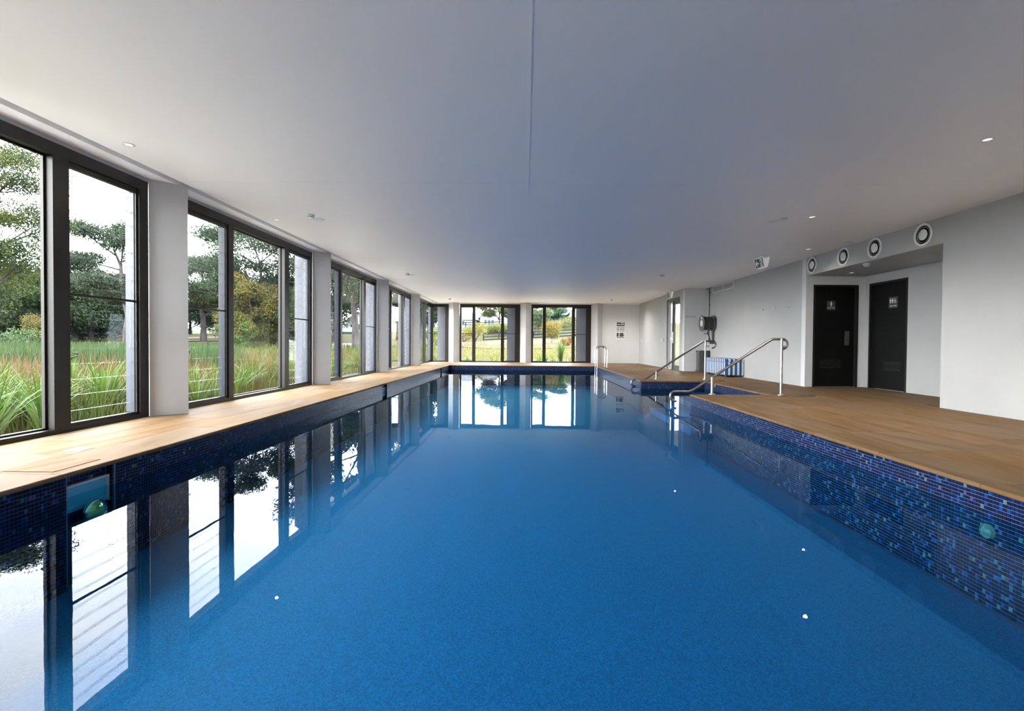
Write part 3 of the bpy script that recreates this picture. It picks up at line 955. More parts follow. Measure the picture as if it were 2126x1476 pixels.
# door 3: glazed aluminium exit door, far right
d3 = thing('door_3', 'tall grey aluminium glazed exit door with pull handle', 'door', (5.40, 17.5, 0), kind='structure')
GAL = mat('grey_aluminium', (0.12, 0.12, 0.12), 0.4, 0.3)
q = MB().box(5.36, 16.742, 0, 5.47, 16.80, 2.55).box(5.36, 18.22, 0, 5.47, 18.298, 2.55).box(5.36, 16.80, 2.45, 5.47, 18.22, 2.55).box(5.36, 17.66, 0, 5.47, 17.74, 2.45)
q.build('door_frame', GAL, d3)
q = MB().box(5.395, 16.805, 0.01, 5.435, 16.90, 2.445).box(5.395, 17.56, 0.01, 5.435, 17.655, 2.445).box(5.395, 16.90, 2.34, 5.435, 17.56, 2.445).box(5.395, 16.90, 0.01, 5.435, 17.56, 0.16)
lf = q.build('door_leaf', GAL, d3)
B(5.41, 16.895, 0.155, 5.418, 17.565, 2.345).build('pane', GLASS, lf)
B(5.41, 17.735, 0.02, 5.418, 18.225, 2.455).build('side_pane', GLASS, d3)
MB().tube([(5.395, 17.60, 0.95), (5.35, 17.60, 0.95), (5.35, 17.60, 1.35), (5.395, 17.60, 1.35)], 0.012, 8).build('pull_handle', CHROME, lf, True)
B(5.35, 17.70, 1.06, 5.36, 17.95, 1.16).build('lock_plate', WHITEPL, d3)

# ------------------------------------------------------------------ handrails
def arc(c, r, a0, a1, n, y):
    return [(c[0] + r * math.cos(a0 + (a1 - a0) * i / n), y, c[1] + r * math.sin(a0 + (a1 - a0) * i / n)) for i in range(n + 1)]
def handrail(y, xl, zl, xk, xt, zt, xe, p1, p2, label, z_lo_c):
    t = thing('pool_handrail', label, 'handrail', (p2, y, 0), 'pool entry handrails')
    rr = 0.086
    pts = []
    # lower hook: open end, round the bottom, up to the short level piece
    pts += arc((xl, zl - rr), rr, -math.pi * 0.42, -math.pi * 1.5, 14, y)
    pts += [(xk - 0.02, y, zl), (xk + 0.015, y, zl + 0.012)]
    sx = (xt - xk); sz = zt - zl
    pts += [(xk + sx * 0.03 + 0.015, y, zl + sz * 0.03), (xk + sx * 0.5, y, zl + sz * 0.5), (xt - sx * 0.02, y, zt - sz * 0.02), (xt + 0.01, y, zt), (xe, y, zt)]
    pts += arc((xe, zt - rr), rr, math.pi * 0.5, -math.pi * 0.55, 12, y)[1:]
    MB().tube(pts, 0.0235, 14).build('rail', DKSTEEL, t, True)
    for px_ in (p1, p2):
        zr = zl + (px_ - xk) / (xt - xk) * (zt - zl) if px_ < xt else zt
        po = MB().lathe([(0.023, 0.0), (0.023, zr + 0.01)], (px_, y - 0.045, 0), 'Z', 14)
        pp = po.build('post', STEEL, t, True)
        MB().lathe([(0.058, 0.0), (0.058, 0.012), (0.05, 0.02), (0.026, 0.024), (0.026, 0.05)], (px_, y - 0.045, 0), 'Z', 20).build('base_flange', STEEL, pp, True)
        cl = MB().box(px_ - 0.10, y - 0.052, zr - 0.13, px_ - 0.02, y - 0.038, zr - 0.10)
        if px_ == p1:
            cl = MB().box(px_ + 0.02, y - 0.052, zr * 0.45, px_ + 0.06, y - 0.038, zr * 0.45 + 0.05)
            cl.tube([(px_ + 0.055, y - 0.045, zr * 0.45 + 0.02), (px_ + 0.055, y - 0.045, zr * 0.45 + 0.09)], 0.004, 6)
        else:
            cl = MB().box(px_ + 0.02, y - 0.052, zr - 0.14, px_ + 0.10, y - 0.038, zr - 0.115)
            cl.tube([(px_ + 0.085, y - 0.045, zr - 0.13), (px_ + 0.085, y - 0.02, zr - 0.02)], 0.004, 6)
        cl.build('bracket', STEEL, pp)
handrail(8.70, 2.70, 0.047, 2.955, 4.415, 1.0, 4.60, 3.341, 4.566, 'nearer steel pool handrail with curled ends', 0)
handrail(12.42, 2.815, -0.005, 3.055, 4.573, 0.985, 4.785, 3.355, 4.594, 'farther steel pool handrail in front of the hose reel', 0)

# ladder
ld = thing('pool_ladder', 'stainless steel pool ladder with two hoops at the far right pool edge', 'ladder', (2.95, 18.72, 0))
for y in (18.46, 18.98):
    r = 0.185
    cx_ = 2.93
    pts = [(cx_ - r, y, -0.72), (cx_ - r, y, 0.0), (cx_ - r, y, 0.62)] + arc((cx_, 0.63), r, math.pi, 0, 12, y) + [(cx_ + r, y, 0.0)]
    hp = MB().tube(pts, 0.021, 12).build('hoop', CHROME, ld, True)
    MB().lathe([(0.05, 0), (0.05, 0.012), (0.024, 0.016)], (cx_ + r, y, 0), 'Z', 18).build('base_flange', CHROME, hp, True)
for k_ in range(4):
    z = 0.045 - 0.24 * k_
    B(2.93 - 0.185 - 0.03, 18.46, z - 0.015, 2.93 - 0.185 + 0.05, 18.98, z + 0.015).build('tread', CHROME, ld)

# ------------------------------------------------------------------ striped ottoman
ot = thing('striped_ottoman', 'blue and white striped storage ottoman against the wall', 'ottoman', (5.80, 14.17, 0))
B(5.55, 13.42, 0.05, 6.05, 14.92, 0.405).build('body', STRIPE, ot, bevel=0.018)
B(5.545, 13.415, 0.408, 6.055, 14.925, 0.505).build('lid', STRIPE, ot, bevel=0.022)
for x_, y_ in ((5.60, 13.50), (5.97, 13.50), (5.60, 14.82), (5.97, 14.82)):
    MB().lathe([(0.045, 0), (0.055, 0.05)], (x_, y_, 0), 'Z', 14).build('foot', DARKPL, ot, True)

# pedal bin
bn = thing('pedal_bin', 'dark grey pedal bin standing by the grey return wall', 'bin', (5.86, 16.03, 0))
BINM = noise_mat('bin_metal', (0.03, 0.03, 0.03), (0.11, 0.11, 0.11), 6, 0.35, stretch=(6, 6, 0.7))
def rrect(x0, y0, x1, y1, r, n=5):
    pts = []
    for cx_, cy_, a0 in ((x1 - r, y1 - r, 0), (x0 + r, y1 - r, math.pi / 2), (x0 + r, y0 + r, math.pi), (x1 - r, y0 + r, 1.5 * math.pi)):
        pts += [(cx_ + r * math.cos(a0 + math.pi / 2 * i / n), cy_ + r * math.sin(a0 + math.pi / 2 * i / n)) for i in range(n + 1)]
    return pts
MB().prism(rrect(5.70, 15.88, 6.02, 16.20, 0.05), 0.03, 0.64).build('body', BINM, bn, True)
MB().prism(rrect(5.68, 15.86, 6.04, 16.21, 0.06), 0.641, 0.70).build('lid', DARKPL, bn, True, bevel=0.0)
MB().prism(rrect(5.69, 15.87, 6.03, 16.21, 0.05), 0.0, 0.03).build('base', DARKPL, bn, True)
B(5.60, 15.93, 0.03, 5.70, 16.05, 0.045).build('pedal', DARKPL, bn)
for y_ in (15.875,):
    q = MB().box(5.692, 15.872, 0.03, 5.712, 15.884, 0.64).box(6.008, 15.872, 0.03, 6.028, 15.884, 0.64)
    q.build('edge_strip', DARKPL, bn)

# ------------------------------------------------------------------ fire hose reel
RY, RZ = 15.60, 1.58
hr = thing('fire_hose_reel', 'grey wall-mounted fire hose reel with coiled black hose', 'hose reel', (6.0, RY, RZ))
def disc(x0, x1, r, name, m_, hub=None):
    return MB().lathe([(0.001, x0), (r * 0.97, x0), (r, x0 + 0.004), (r, x1 - 0.004), (r * 0.97, x1), (0.001, x1)], (0, RY, RZ), 'X', 40).build(name, m_, hr, True)
disc(5.655, 5.675, 0.255, 'front_disc', REELM)
disc(5.985, 6.005, 0.255, 'back_disc', REELM)
disc(5.675, 5.985, 0.11, 'drum', REELM)
MB().lathe([(0.001, 5.645), (0.10, 5.648), (0.105, 5.655)], (0, RY, RZ), 'X', 28).build('hub_label', SIGNW, hr, True)
B(5.652, RY - 0.05, RZ + 0.13, 5.655, RY + 0.04, RZ + 0.21).build('paper_label', SIGNW, hr)
for lay in range(3):
    pts = []
    n_t = 8
    for i in range(n_t * 20 + 1):
        a = 2 * math.pi * i / 20
        x_ = 5.695 + (0.27 * i / (n_t * 20))
        if lay % 2: x_ = 5.965 - (0.27 * i / (n_t * 20))
        rr = 0.130 + lay * 0.034 + (0.012 * math.sin(a * 0.37 + lay) if lay == 2 else 0)
        pts.append((x_, RY + rr * math.cos(a), RZ + rr * math.sin(a)))
    MB().tube(pts, 0.0165, 7).build('hose_coil', HOSE if lay < 2 else mat('grey_rubber_hose', (0.05, 0.05, 0.05), 0.5), hr, True)
B(6.004, RY - 0.05, RZ - 0.62, 6.058, RY + 0.05, RZ + 0.2).build('wall_bracket', REELM, hr)
MB().tube([(5.86, RY - 0.02, RZ - 0.22), (5.84, RY - 0.03, RZ - 0.33), (5.90, RY - 0.02, RZ - 0.42), (5.93, RY, RZ - 0.55)], 0.017, 8).build('hose_tail', HOSE, hr, True)
MB().tube([(5.93, RY, RZ - 0.50), (5.93, RY, RZ - 0.66)], [0.022, 0.012], 10).build('nozzle', DARKPL, hr, True)
MB().tube([(5.74, RY - 0.02, RZ - 0.34), (5.88, RY - 0.02, RZ - 0.32)], 0.012, 8).build('hose_guide', DARKPL, hr, True)
B(5.95, RY - 0.05, RZ - 0.66, 6.058, RY + 0.05, RZ - 0.60).build('stop_valve', REELM, hr)
pp = thing('hose_supply_pipe', 'dark thin water pipe running from ceiling to hose reel', 'pipe', (6.03, 15.93, 1.6))
MB().tube([(6.03, 15.95, RZ - 0.55), (6.03, 15.95, ZC - 0.03), (6.03, 16.0, ZC - 0.025), (6.03, 16.24, ZC - 0.025)], 0.016, 10).build('pipe_run', REELM, pp, True)
MB().tube([(6.03, 15.95, RZ - 0.55), (6.02, RY + 0.05, RZ - 0.60)], 0.016, 10).build('elbow', REELM, pp, True)
for z in (2.2, 2.6):
    B(6.01, 15.92, z, 6.06, 15.98, z + 0.02).build('pipe_clip', REELM, pp)

fs = thing('hose_reel_sign', 'small white sign lettered FIRE HOSE REEL on the grey return wall', 'sign', (5.51, 16.248, 1.785))
B(5.335, 16.244, 1.785, 5.715, 16.2495, 1.875).build('panel', mat('sign_panel_grey', (0.62, 0.62, 0.62), 0.45), fs)
text_mesh('FIRE HOSE REEL', 0.050, SIGND, fs, Vector((5.525, 16.2432, 1.83)), Vector((1, 0, 0)), Vector((0, 0, 1)), Vector((0, -1, 0)))

# notice board on the back wall (print too small to read: bars as seen)
nb = thing('pool_notice_board', 'white pool notice with dark header and text bars on the back wall', 'notice', (4.455, YB - 0.002, 1.11))
PN = lambda a, d, z: (a, YB - d, z)
plate(PN, 4.24, 1.11, 4.67, 1.94, 0.004, mat('notice_white', (0.70, 0.70, 0.70), 0.4), 'panel', nb)
def bar(a0, z0, a1, z1, m_, name='print_bar'):
    B(*PN(a0, 0.0042, z0), *PN(a1, 0.0052, z1)).build(name, m_, nb)
bar(4.27, 1.735, 4.64, 1.91, SIGND, 'header_band')
hb_ = MB().box(*PN(4.30, 0.0054, 1.80), *PN(4.42, 0.006, 1.832)).box(*PN(4.44, 0.0054, 1.80), *PN(4.62, 0.006, 1.832)).box(*PN(4.47, 0.0054, 1.872), *PN(4.59, 0.006, 1.895))
hb_.build('header_lettering', SIGNW, nb)
for k_, (zz, hh_, mm) in enumerate(((1.685, 0.020, SIGNG), (1.642, 0.018, SIGND), (1.590, 0.030, SIGNG), (1.538, 0.018, SIGND), (1.490, 0.022, SIGNG))):
    bar(4.27, zz - hh_ / 2, 4.385, zz + hh_ / 2, SIGND); bar(4.41, zz - hh_ / 2, 4.64, zz + hh_ / 2, mm)
bar(4.27, 1.245, 4.37, 1.42, SIGND, 'picture_block'); bar(4.41, 1.245, 4.59, 1.42, SIGND, 'picture_block')
bar(4.59, 1.30, 4.64, 1.335, SIGND, 'picture_block')
bar(4.27, 1.18, 4.64, 1.222, SIGNG)

# ------------------------------------------------------------------ exit signs
def exit_sign(x, y0, y1, arrow, label):
    t = thing('exit_sign', label, 'exit sign', (x + 0.06, (y0 + y1) / 2, ZC - 0.235), 'wedge exit signs')
    zt, zb = ZC - 0.03, ZC - 0.235
    B(x + 0.01, y0, ZC - 0.03, x + 0.15, y1, ZC - 0.0005).build('mounting_bar', WHITEPL, t)
    def pln(xa, xb, sgn, name):
        q_ = MB()
        th = 0.014
        vs_ = [(xa, y0, zt), (xa, y1, zt), (xb, y1, zb), (xb, y0, zb)]
        vs2 = [(v[0] + sgn * th, v[1], v[2]) for v in vs_]
        q_.add(vs_ + vs2, [(0, 1, 2, 3), (7, 6, 5, 4), (0, 4, 5, 1), (1, 5, 6, 2), (2, 6, 7, 3), (3, 7, 4, 0)])
        return q_.build(name, EXITW, t)
    a = pln(x, x + 0.045, 1, 'face_panel')
    b = pln(x + 0.16, x + 0.115, -1, 'face_panel')
    def F(y, z, d):   # point on the visible face
        k_ = (zt - z) / (zt - zb)
        return (x + 0.045 * k_ - d, y, z)
    def quad(pts, m_, name, d):
        q_ = MB(); n = len(pts)
        q_.add([F(y, z, d) for y, z in pts] + [F(y, z, d - 0.0015) for y, z in pts], [tuple(range(n)), tuple(range(2 * n - 1, n - 1, -1))] + [(i, (i + 1) % n, n + (i + 1) % n, n + i) for i in range(n)])
        q_.build(name, m_, a)
    H = zt - zb; Lh = y1 - y0
    quad([(y0 + 0.012, zb + 0.015), (y1 - 0.012, zb + 0.015), (y1 - 0.012, zt - 0.01), (y0 + 0.012, zt - 0.01)], EXITG, 'legend_field', 0.002)
    if arrow:
        c_ = y1 - 0.10; zz = zb + H * 0.5
        quad([(c_ + 0.075, zz), (c_ + 0.02, zz + 0.06), (c_ - 0.008, zz + 0.06), (c_ + 0.03, zz + 0.016), (c_ - 0.06, zz + 0.016), (c_ - 0.06, zz - 0.016), (c_ + 0.03, zz - 0.016), (c_ - 0.008, zz - 0.06), (c_ + 0.02, zz - 0.06)], EXITW, 'arrow', 0.004)
    d0 = y0 + 0.05; d1_ = y0 + 0.14
    quad([(d0, zb + 0.025), (d1_, zb + 0.025), (d1_, zt - 0.02), (d0, zt - 0.02)], EXITW, 'door_symbol', 0.004)
    # running figure
    zz = zb + 0.03
    quad([(d0 + 0.052, zz + 0.125), (d0 + 0.066, zz + 0.125), (d0 + 0.066, zz + 0.14), (d0 + 0.052, zz + 0.14)], EXITG, 'running_figure', 0.006)
    quad([(d0 + 0.03, zz + 0.06), (d0 + 0.055, zz + 0.06), (d0 + 0.07, zz + 0.115), (d0 + 0.04, zz + 0.12)], EXITG, 'running_figure', 0.006)
    quad([(d0 + 0.035, zz + 0.06), (d0 + 0.05, zz + 0.06), (d0 + 0.08, zz + 0.015), (d0 + 0.066, zz + 0.01)], EXITG, 'running_figure', 0.006)
    quad([(d0 + 0.03, zz + 0.06), (d0 + 0.045, zz + 0.06), (d0 + 0.028, zz + 0.01), (d0 + 0.012, zz + 0.01)], EXITG, 'running_figure', 0.006)
    quad([(d0 + 0.06, zz + 0.108), (d0 + 0.085, zz + 0.075), (d0 + 0.078, zz + 0.068), (d0 + 0.056, zz + 0.094)], EXITG, 'running_figure', 0.006)
exit_sign(4.97, 10.24, 10.60, True, 'wedge-shaped exit sign with left arrow hanging from the ceiling')
exit_sign(5.02, 16.98, 17.24, False, 'smaller-looking exit sign above the glazed door')

# ------------------------------------------------------------------ air outlets and grille
def diffuser(y):
    t = thing('air_diffuser', '', 'air outlet', (6.052, y, 2.59), 'round air outlets in the bulkhead')
    c_ = (6.052, y, 2.59)
    MB().lathe([(0.172, 0.0), (0.174, -0.008), (0.165, -0.014), (0.143, -0.012), (0.136, 0.0), (0.136, 0.05), (0.1365, 0.051), (0.1415, 0.0)], c_, 'X', 44).build('flange', WHITEPL, t, True)
    MB().lathe([(0.113, -0.004), (0.116, -0.002), (0.088, 0.055), (0.085, 0.055)], c_, 'X', 40, True).build('outer_cone', WHITEPL, t, True)
    MB().lathe([(0.080, -0.010), (0.083, -0.008), (0.052, 0.06), (0.0001, 0.062)], c_, 'X', 36).build('inner_cone', WHITEPL, t, True)
    MB().lathe([(0.036, 0.056), (0.036, 0.01), (0.03, 0.004), (0.0001, 0.002)], c_, 'X', 28).build('centre_cup', GREYPL, t, True)
    MB().lathe([(0.001, 0.12), (0.14, 0.12)], c_, 'X', 30).build('duct_back', BLACK, t)
    for k_ in range(6):
        a = math.pi / 2 + k_ * math.pi / 3
        MB().tube([(c_[0] + 0.04, y + 0.055 * math.cos(a), 2.59 + 0.055 * math.sin(a)), (c_[0] + 0.04, y + 0.137 * math.cos(a), 2.59 + 0.137 * math.sin(a))], 0.005, 6).build('spoke', WHITEPL, t)
    return t
df = diffuser(DY[0])
dl_ = ['smallest-looking round air outlet at the far end of the bulkhead', 'second round air outlet from the far end of the bulkhead', 'third round air outlet from the far end of the bulkhead', 'largest-looking round air outlet at the near end of the bulkhead']
df['label'] = dl_[0]
for k_ in range(1, 4):
    dup(df, (6.052, DY[k_], 2.59), dl_[k_])

vg = thing('return_air_grille', 'white two-panel rectangular air grille high on the wall', 'air grille', (6.058, 14.93, 2.555))
y0, y1, z0, z1 = 14.16, 15.70, 2.557, 2.757
q = MB()
for a, b, c_, d_ in ((y0, z0, y1, z0 + 0.025), (y0, z1 - 0.025, y1, z1), (y0, z0 + 0.025, y0 + 0.03, z1 - 0.025), (y1 - 0.03, z0 + 0.025, y1, z1 - 0.025), ((y0 + y1) / 2 - 0.012, z0 + 0.025, (y0 + y1) / 2 + 0.012, z1 - 0.025)):
    q.box(6.04, a, b, 6.0595, c_, d_)
q.build('frame', WHITEPL, vg)
B(6.055, y0 + 0.03, z0 + 0.025, 6.0592, y1 - 0.03, z1 - 0.025).build('backing', GREYPL, vg)
for k_ in range(9):
    zz = z0 + 0.032 + k_ * 0.0163
    for ya, yb in ((y0 + 0.03, (y0 + y1) / 2 - 0.012), ((y0 + y1) / 2 + 0.012, y1 - 0.03)):
        B(6.047, ya, zz, 6.0545, yb, zz + 0.006).build('slat', mat('grille_slat', (0.45, 0.45, 0.45), 0.5), vg)

# ------------------------------------------------------------------ ceiling fittings
def downlight(x, y, z, lab, pw_=6.0):
    t = thing('downlight', lab, 'downlight', (x, y, z - 0.006), 'recessed downlights')
    MB().lathe([(0.052, -0.0005), (0.052, -0.006), (0.048, -0.009), (0.036, -0.007), (0.034, -0.0005)], (x, y, z), 'Z', 28).build('trim_ring', WHITEPL, t, True)
    MB().lathe([(0.034, -0.001), (0.02, -0.003), (0.0001, -0.004)], (x, y, z), 'Z', 24).build('lens', mat('lamp_lens', (0.55, 0.55, 0.55), 0.15, emit=(1.0, 0.9, 0.75), es=0.25), t, True)
    ld_ = bpy.data.lights.new('downlight_lamp', 'SPOT')
    ld_.energy = pw_; ld_.color = (1.0, 0.94, 0.86); ld_.spot_size = math.radians(150); ld_.spot_blend = 1.0; ld_.shadow_soft_size = 0.025
    lo_ = bpy.data.objects.new('lamp', ld_); COL.objects.link(lo_); lo_.parent = t; lo_.location = (0, 0, -0.012)
    return t
first = downlight(-3.836, 4.654, ZC, 'nearest downlight above the first left window')
for x_, y_, z_, lab in ((-3.865, 7.48, ZC, 'downlight above the second left window'), (4.184, 4.464, ZC, 'nearest downlight on the right of the ceiling'), (4.185, 7.152, ZC, 'downlight right of the nearer right-hand detector'),
                        (5.517, 9.53, ZC, 'downlight close to the bulkhead'), (4.145, 13.27, ZC, 'downlight beyond the exit sign'), (4.22, 21.0, ZC, 'farthest downlight near the notice wall'), (6.671, 9.993, 2.39, 'downlight in the recess in front of the doors')):
    d_ = dup(first, (x_, y_, z_ - 0.006), lab)
    for ch in d_.children:
        if ch.type == 'LIGHT':
            ch.data = ch.data.copy(); ch.data.energy = (38.0 if x_ < 5 else 4.0) if (x_ > 0 and z_ > 2.5) else (0.8 if z_ < 2.5 else 5.0)
def detector(x, y, z, lab):
    t = thing('smoke_detector', lab, 'smoke detector', (x, y, z - 0.06), 'ceiling smoke detectors')
    MB().lathe([(0.055, -0.0005), (0.055, -0.022), (0.050, -0.026)], (x, y, z), 'Z', 24).build('base', WHITEPL, t, True)
    MB().lathe([(0.050, -0.0265), (0.046, -0.045), (0.030, -0.055), (0.0001, -0.058)], (x, y, z), 'Z', 24).build('sensing_head', GREYPL if False else WHITEPL, t, True)
    MB().lathe([(0.049, -0.030), (0.0495, -0.034), (0.047, -0.040)], (x, y, z), 'Z', 24).build('sensing_slots', GREYPL, t, True)
    return t
fd = detector(-3.203, 7.187, ZC, 'nearest smoke detector on the left of the ceiling')
for x_, y_, z_, lab in ((3.775, 7.16, ZC, 'nearest smoke detector on the right of the ceiling'), (-3.23, 13.2, ZC, 'middle smoke detector on the left of the ceiling'), (3.70, 13.15, ZC, 'middle smoke detector on the right of the ceiling'),
                        (-3.226, 20.6, ZC, 'farthest smoke detector by the back left windows'), (3.645, 20.54, ZC, 'farthest smoke detector before the notice wall'), (6.194, 8.878, 2.39, 'smoke detector under the recess ceiling')):
    dup(fd, (x_, y_, z_ - 0.06), lab)
def speaker(x, y, z, lab):
    t = thing('ceiling_speaker', lab, 'speaker', (x, y, z - 0.008), 'flat round ceiling speakers')
    MB().lathe([(0.088, -0.0005), (0.088, -0.006), (0.084, -0.008), (0.080, -0.0065)], (x, y, z), 'Z', 32).build('rim', WHITEPL, t, True)
    MB().lathe([(0.080, -0.0055), (0.04, -0.0075), (0.0001, -0.008)], (x, y, z), 'Z', 32).build('grille', WHITEPL, t, True)
    return t
fs_ = speaker(-3.20, 7.46, ZC, 'flat round speaker beside the nearest left smoke detector')
for x_, y_, lab in ((3.75, 7.41, 'flat round speaker beside the nearest right smoke detector'), (5.85, 8.85, 'flat round speaker at the edge of the bulkhead'), (-3.18, 13.42, 'flat round speaker beside the middle left smoke detector'), (3.72, 13.38, 'flat round speaker beside the middle right smoke detector')):
    dup(fs_, (x_, y_, ZC - 0.008), lab)

# ------------------------------------------------------------------ hooks and switches
def hook(x, y, z, lab, grp):
    t = thing('robe_hook', lab, 'hook', (x, y, z), grp)
    MB().lathe([(0.022, 0.0), (0.022, -0.006), (0.008, -0.01), (0.008, -0.035), (0.014, -0.04), (0.014, -0.045)], (x, y, z), 'X', 14).build('peg', CHROME, t, True)
    MB().tube([(x - 0.02, y, z - 0.005), (x - 0.03, y, z - 0.03), (x - 0.045, y, z - 0.028)], 0.004, 6).build('hook_arm', CHROME, t, True)
    return t
h1 = hook(6.06, 12.39, 1.79, 'robe hook on the wall nearest the hose reel', 'hooks on the middle wall')
dup(h1, (6.06, 11.80, 1.79), 'middle robe hook of three on the middle wall')
dup(h1, (6.06, 11.20, 1.785), 'robe hook on the wall nearest the toilet doors')
for k_, y in enumerate((22.0, 21.2, 20.4, 19.1)):
    dup(h1, (5.32, y, 1.81), 'small robe hook left of the glazed door, %s from the back corner' % ORD[k_], 'hooks on the far right wall')
def wall_switch(y, m_, lab):
    t = thing('wall_switch', lab, 'switch', (5.318, y, 1.0))
    B(5.308, y - 0.035, 1.0, 5.3198, y + 0.035, 1.115).build('plate', m_, t)
    B(5.304, y - 0.012, 1.04, 5.308, y + 0.012, 1.075).build('rocker', m_, t)
wall_switch(18.95, WHITEPL, 'white switch plate left of the glazed door')
wall_switch(18.62, GREYPL, 'grey switch plate next to the glazed door frame')
wall_switch(22.2, WHITEPL, 'white switch plate near the back corner')

# ------------------------------------------------------------------ deck fittings
dr = thing('floor_drain', 'small square white floor drain in the left deck', 'drain', (-3.62, 3.88, 0.0))
q = MB()
for a, b, c_, d_ in ((-3.69, 3.81, -3.55, 3.83), (-3.69, 3.93, -3.55, 3.95), (-3.69, 3.83, -3.67, 3.93), (-3.57, 3.83, -3.55, 3.93)):
    q.box(a, b, 0.0008, c_, d_, 0.004)
q.build('frame', WHITEPL, dr)
MB().lathe([(0.048, 0.0008), (0.048, 0.003), (0.0001, 0.003)], (-3.62, 3.88, 0), 'Z', 20).build('grate', mat('drain_grey', (0.4, 0.42, 0.44), 0.4), dr)
ac = thing('access_cover', 'square sandstone skimmer lid set flush in the left coping', 'cover', (-3.33, 3.38, 0.0))
B(-3.50, 3.20, 0.0008, -3.16, 3.56, 0.0035).build('lid', STONE, ac)
B(-3.35, 3.36, 0.0035, -3.31, 3.37, 0.0042).build('lifting_slot', SCREED, ac)

# ================================================================== OUTSIDE
PR = [(-60, -0.35), (-20, -0.35), (0, -0.35), (22, -0.34), (30, -0.22), (37, -0.02), (50, 0.40), (65, 1.0), (80, 1.8), (95, 2.4), (150, 4.6), (400, 9)]
PRR = [(-60, -0.2), (0, -0.2), (22, -0.12), (30, -0.06), (37, 0.08), (50, 0.5), (65, 1.1), (80, 1.75), (95, 4.5), (150, 6.6), (400, 11)]
def ip(t, p):
    return np.interp(t, [a for a, _ in p], [b for _, b in p])
def smooth(t):
    t = np.clip(t, 0, 1); return t * t * (3 - 2 * t)
def gz(x, y):
    x = np.asarray(x, float); y = np.asarray(y, float)
    # blend measured along sight lines from the room
    s = smooth((x + 0.26 * np.maximum(y, 20) - 2.0) / 9.0)
    z = ip(y, PR) * (1 - s) + ip(y, PRR) * s
    z = z + s * 0.055 * np.clip(x, -10, 12) * smooth((y - 50) / 30)
    z = z + 0.05 * np.sin(x * 0.31 + y * 0.17) * np.sin(y * 0.23 - x * 0.11) * smooth((y - 24) / 20 + np.maximum(0, (-x - 8) / 10))
    return z
xs_ = sorted(set([-300, -220, -160, -120] + list(np.arange(-100, -10, 4.0)) + list(np.arange(-10, -4.6, 0.9)) + [-4.62, -2, 0.5, 3, 5.5, 7.5] + list(np.arange(9, 45, 4.0)) + [60, 90, 140, 220]))
ys_ = sorted(set([-80, -40, -20, -7.2, -2, 4, 9, 14, 16.45, 19, 22.85] + list(np.arange(24, 48, 2.0)) + list(np.arange(48, 110, 4.0)) + list(np.arange(112, 180, 10.0)) + [190, 230, 300, 400]))
gm = MB()
gv = [(x_, y_, float(gz(x_, y_))) for y_ in ys_ for x_ in xs_]
gf = []
nx_ = len(xs_)
for j in range(len(ys_) - 1):
    for i in range(nx_ - 1):
        cx_, cy_ = (xs_[i] + xs_[i + 1]) / 2, (ys_[j] + ys_[j + 1]) / 2
        if -4.62 < cx_ < 5.5 and -7.2 < cy_ < 22.85: continue
        if 5.5 < cx_ < 7.5 and -7.2 < cy_ < 16.45: continue
        gf.append((j * nx_ + i, j * nx_ + i + 1, (j + 1) * nx_ + i + 1, (j + 1) * nx_ + i))
gm.add(gv, gf)
def ground_mat():
    M = mat('meadow_ground', (0.06, 0.05, 0.03), 0.9, 0, 0.03)
    t = M.node_tree; b = bsdf(M); l = t.links.new; nn = t.nodes.new
    tc = nn('ShaderNodeTexCoord')
    n1 = nn('ShaderNodeTexNoise'); n1.inputs['Scale'].default_value = 0.16; n1.inputs['Detail'].default_value = 5
    l(tc.outputs['Object'], n1.inputs['Vector'])
    r1 = nn('ShaderNodeValToRGB')
    e = r1.color_ramp.elements
    e[0].position = 0.30; e[0].color = (0.013, 0.019, 0.004, 1)
    e[1].position = 0.75; e[1].color = (0.034, 0.026, 0.015, 1)
    x_ = e.new(0.45); x_.color = (0.020, 0.022, 0.006, 1)
    x_ = e.new(0.58); x_.color = (0.027, 0.023, 0.010, 1)
    l(n1.outputs['Fac'], r1.inputs['Fac'])
    n2 = nn('ShaderNodeTexNoise'); n2.inputs['Scale'].default_value = 2.5; n2.inputs['Detail'].default_value = 6
    l(tc.outputs['Object'], n2.inputs['Vector'])
    mx = nn('ShaderNodeMix'); mx.data_type = 'RGBA'; mx.blend_type = 'OVERLAY'; mx.inputs['Factor'].default_value = 0.7
    l(r1.outputs['Color'], mx.inputs['A']); l(n2.outputs['Fac'], mx.inputs['B']); l(mx.outputs['Result'], b.inputs['Base Color'])
    return M
ground = gm.build('ground', ground_mat(), loc=(0, 0, 0), smooth=True)
tag(ground, 'meadow ground rising gently away from the building', 'ground', kind='structure')

def drape(name, pts, mat_, label, cat, lift=0.03, kind='structure'):
    # flat patch draped on the ground: fan of rings
    cx_ = sum(p[0] for p in pts) / len(pts); cy_ = sum(p[1] for p in pts) / len(pts)
    q_ = MB(); V_ = []; F_ = []
    n = len(pts); R = 6
    for r in range(R + 1):
        for p in pts:
            k_ = r / R
            X_, Y_ = cx_ + (p[0] - cx_) * k_, cy_ + (p[1] - cy_) * k_
            V_.append((X_, Y_, float(gz(X_, Y_)) + lift))
    for r in range(R):
        for i in range(n):
            F_.append((r * n + i, r * n + (i + 1) % n, (r + 1) * n + (i + 1) % n, (r + 1) * n + i))
    q_.add(V_, F_)
    return tag(q_.build(name, mat_), label, cat, kind=kind)
PALE = noise_mat('pale_gravel', (0.026, 0.023, 0.018), (0.052, 0.047, 0.041), 3, 0.95, spec=0.05)
TRK = noise_mat('pale_dirt', (0.028, 0.022, 0.016), (0.042, 0.034, 0.026), 1.5, 0.95, spec=0.05)
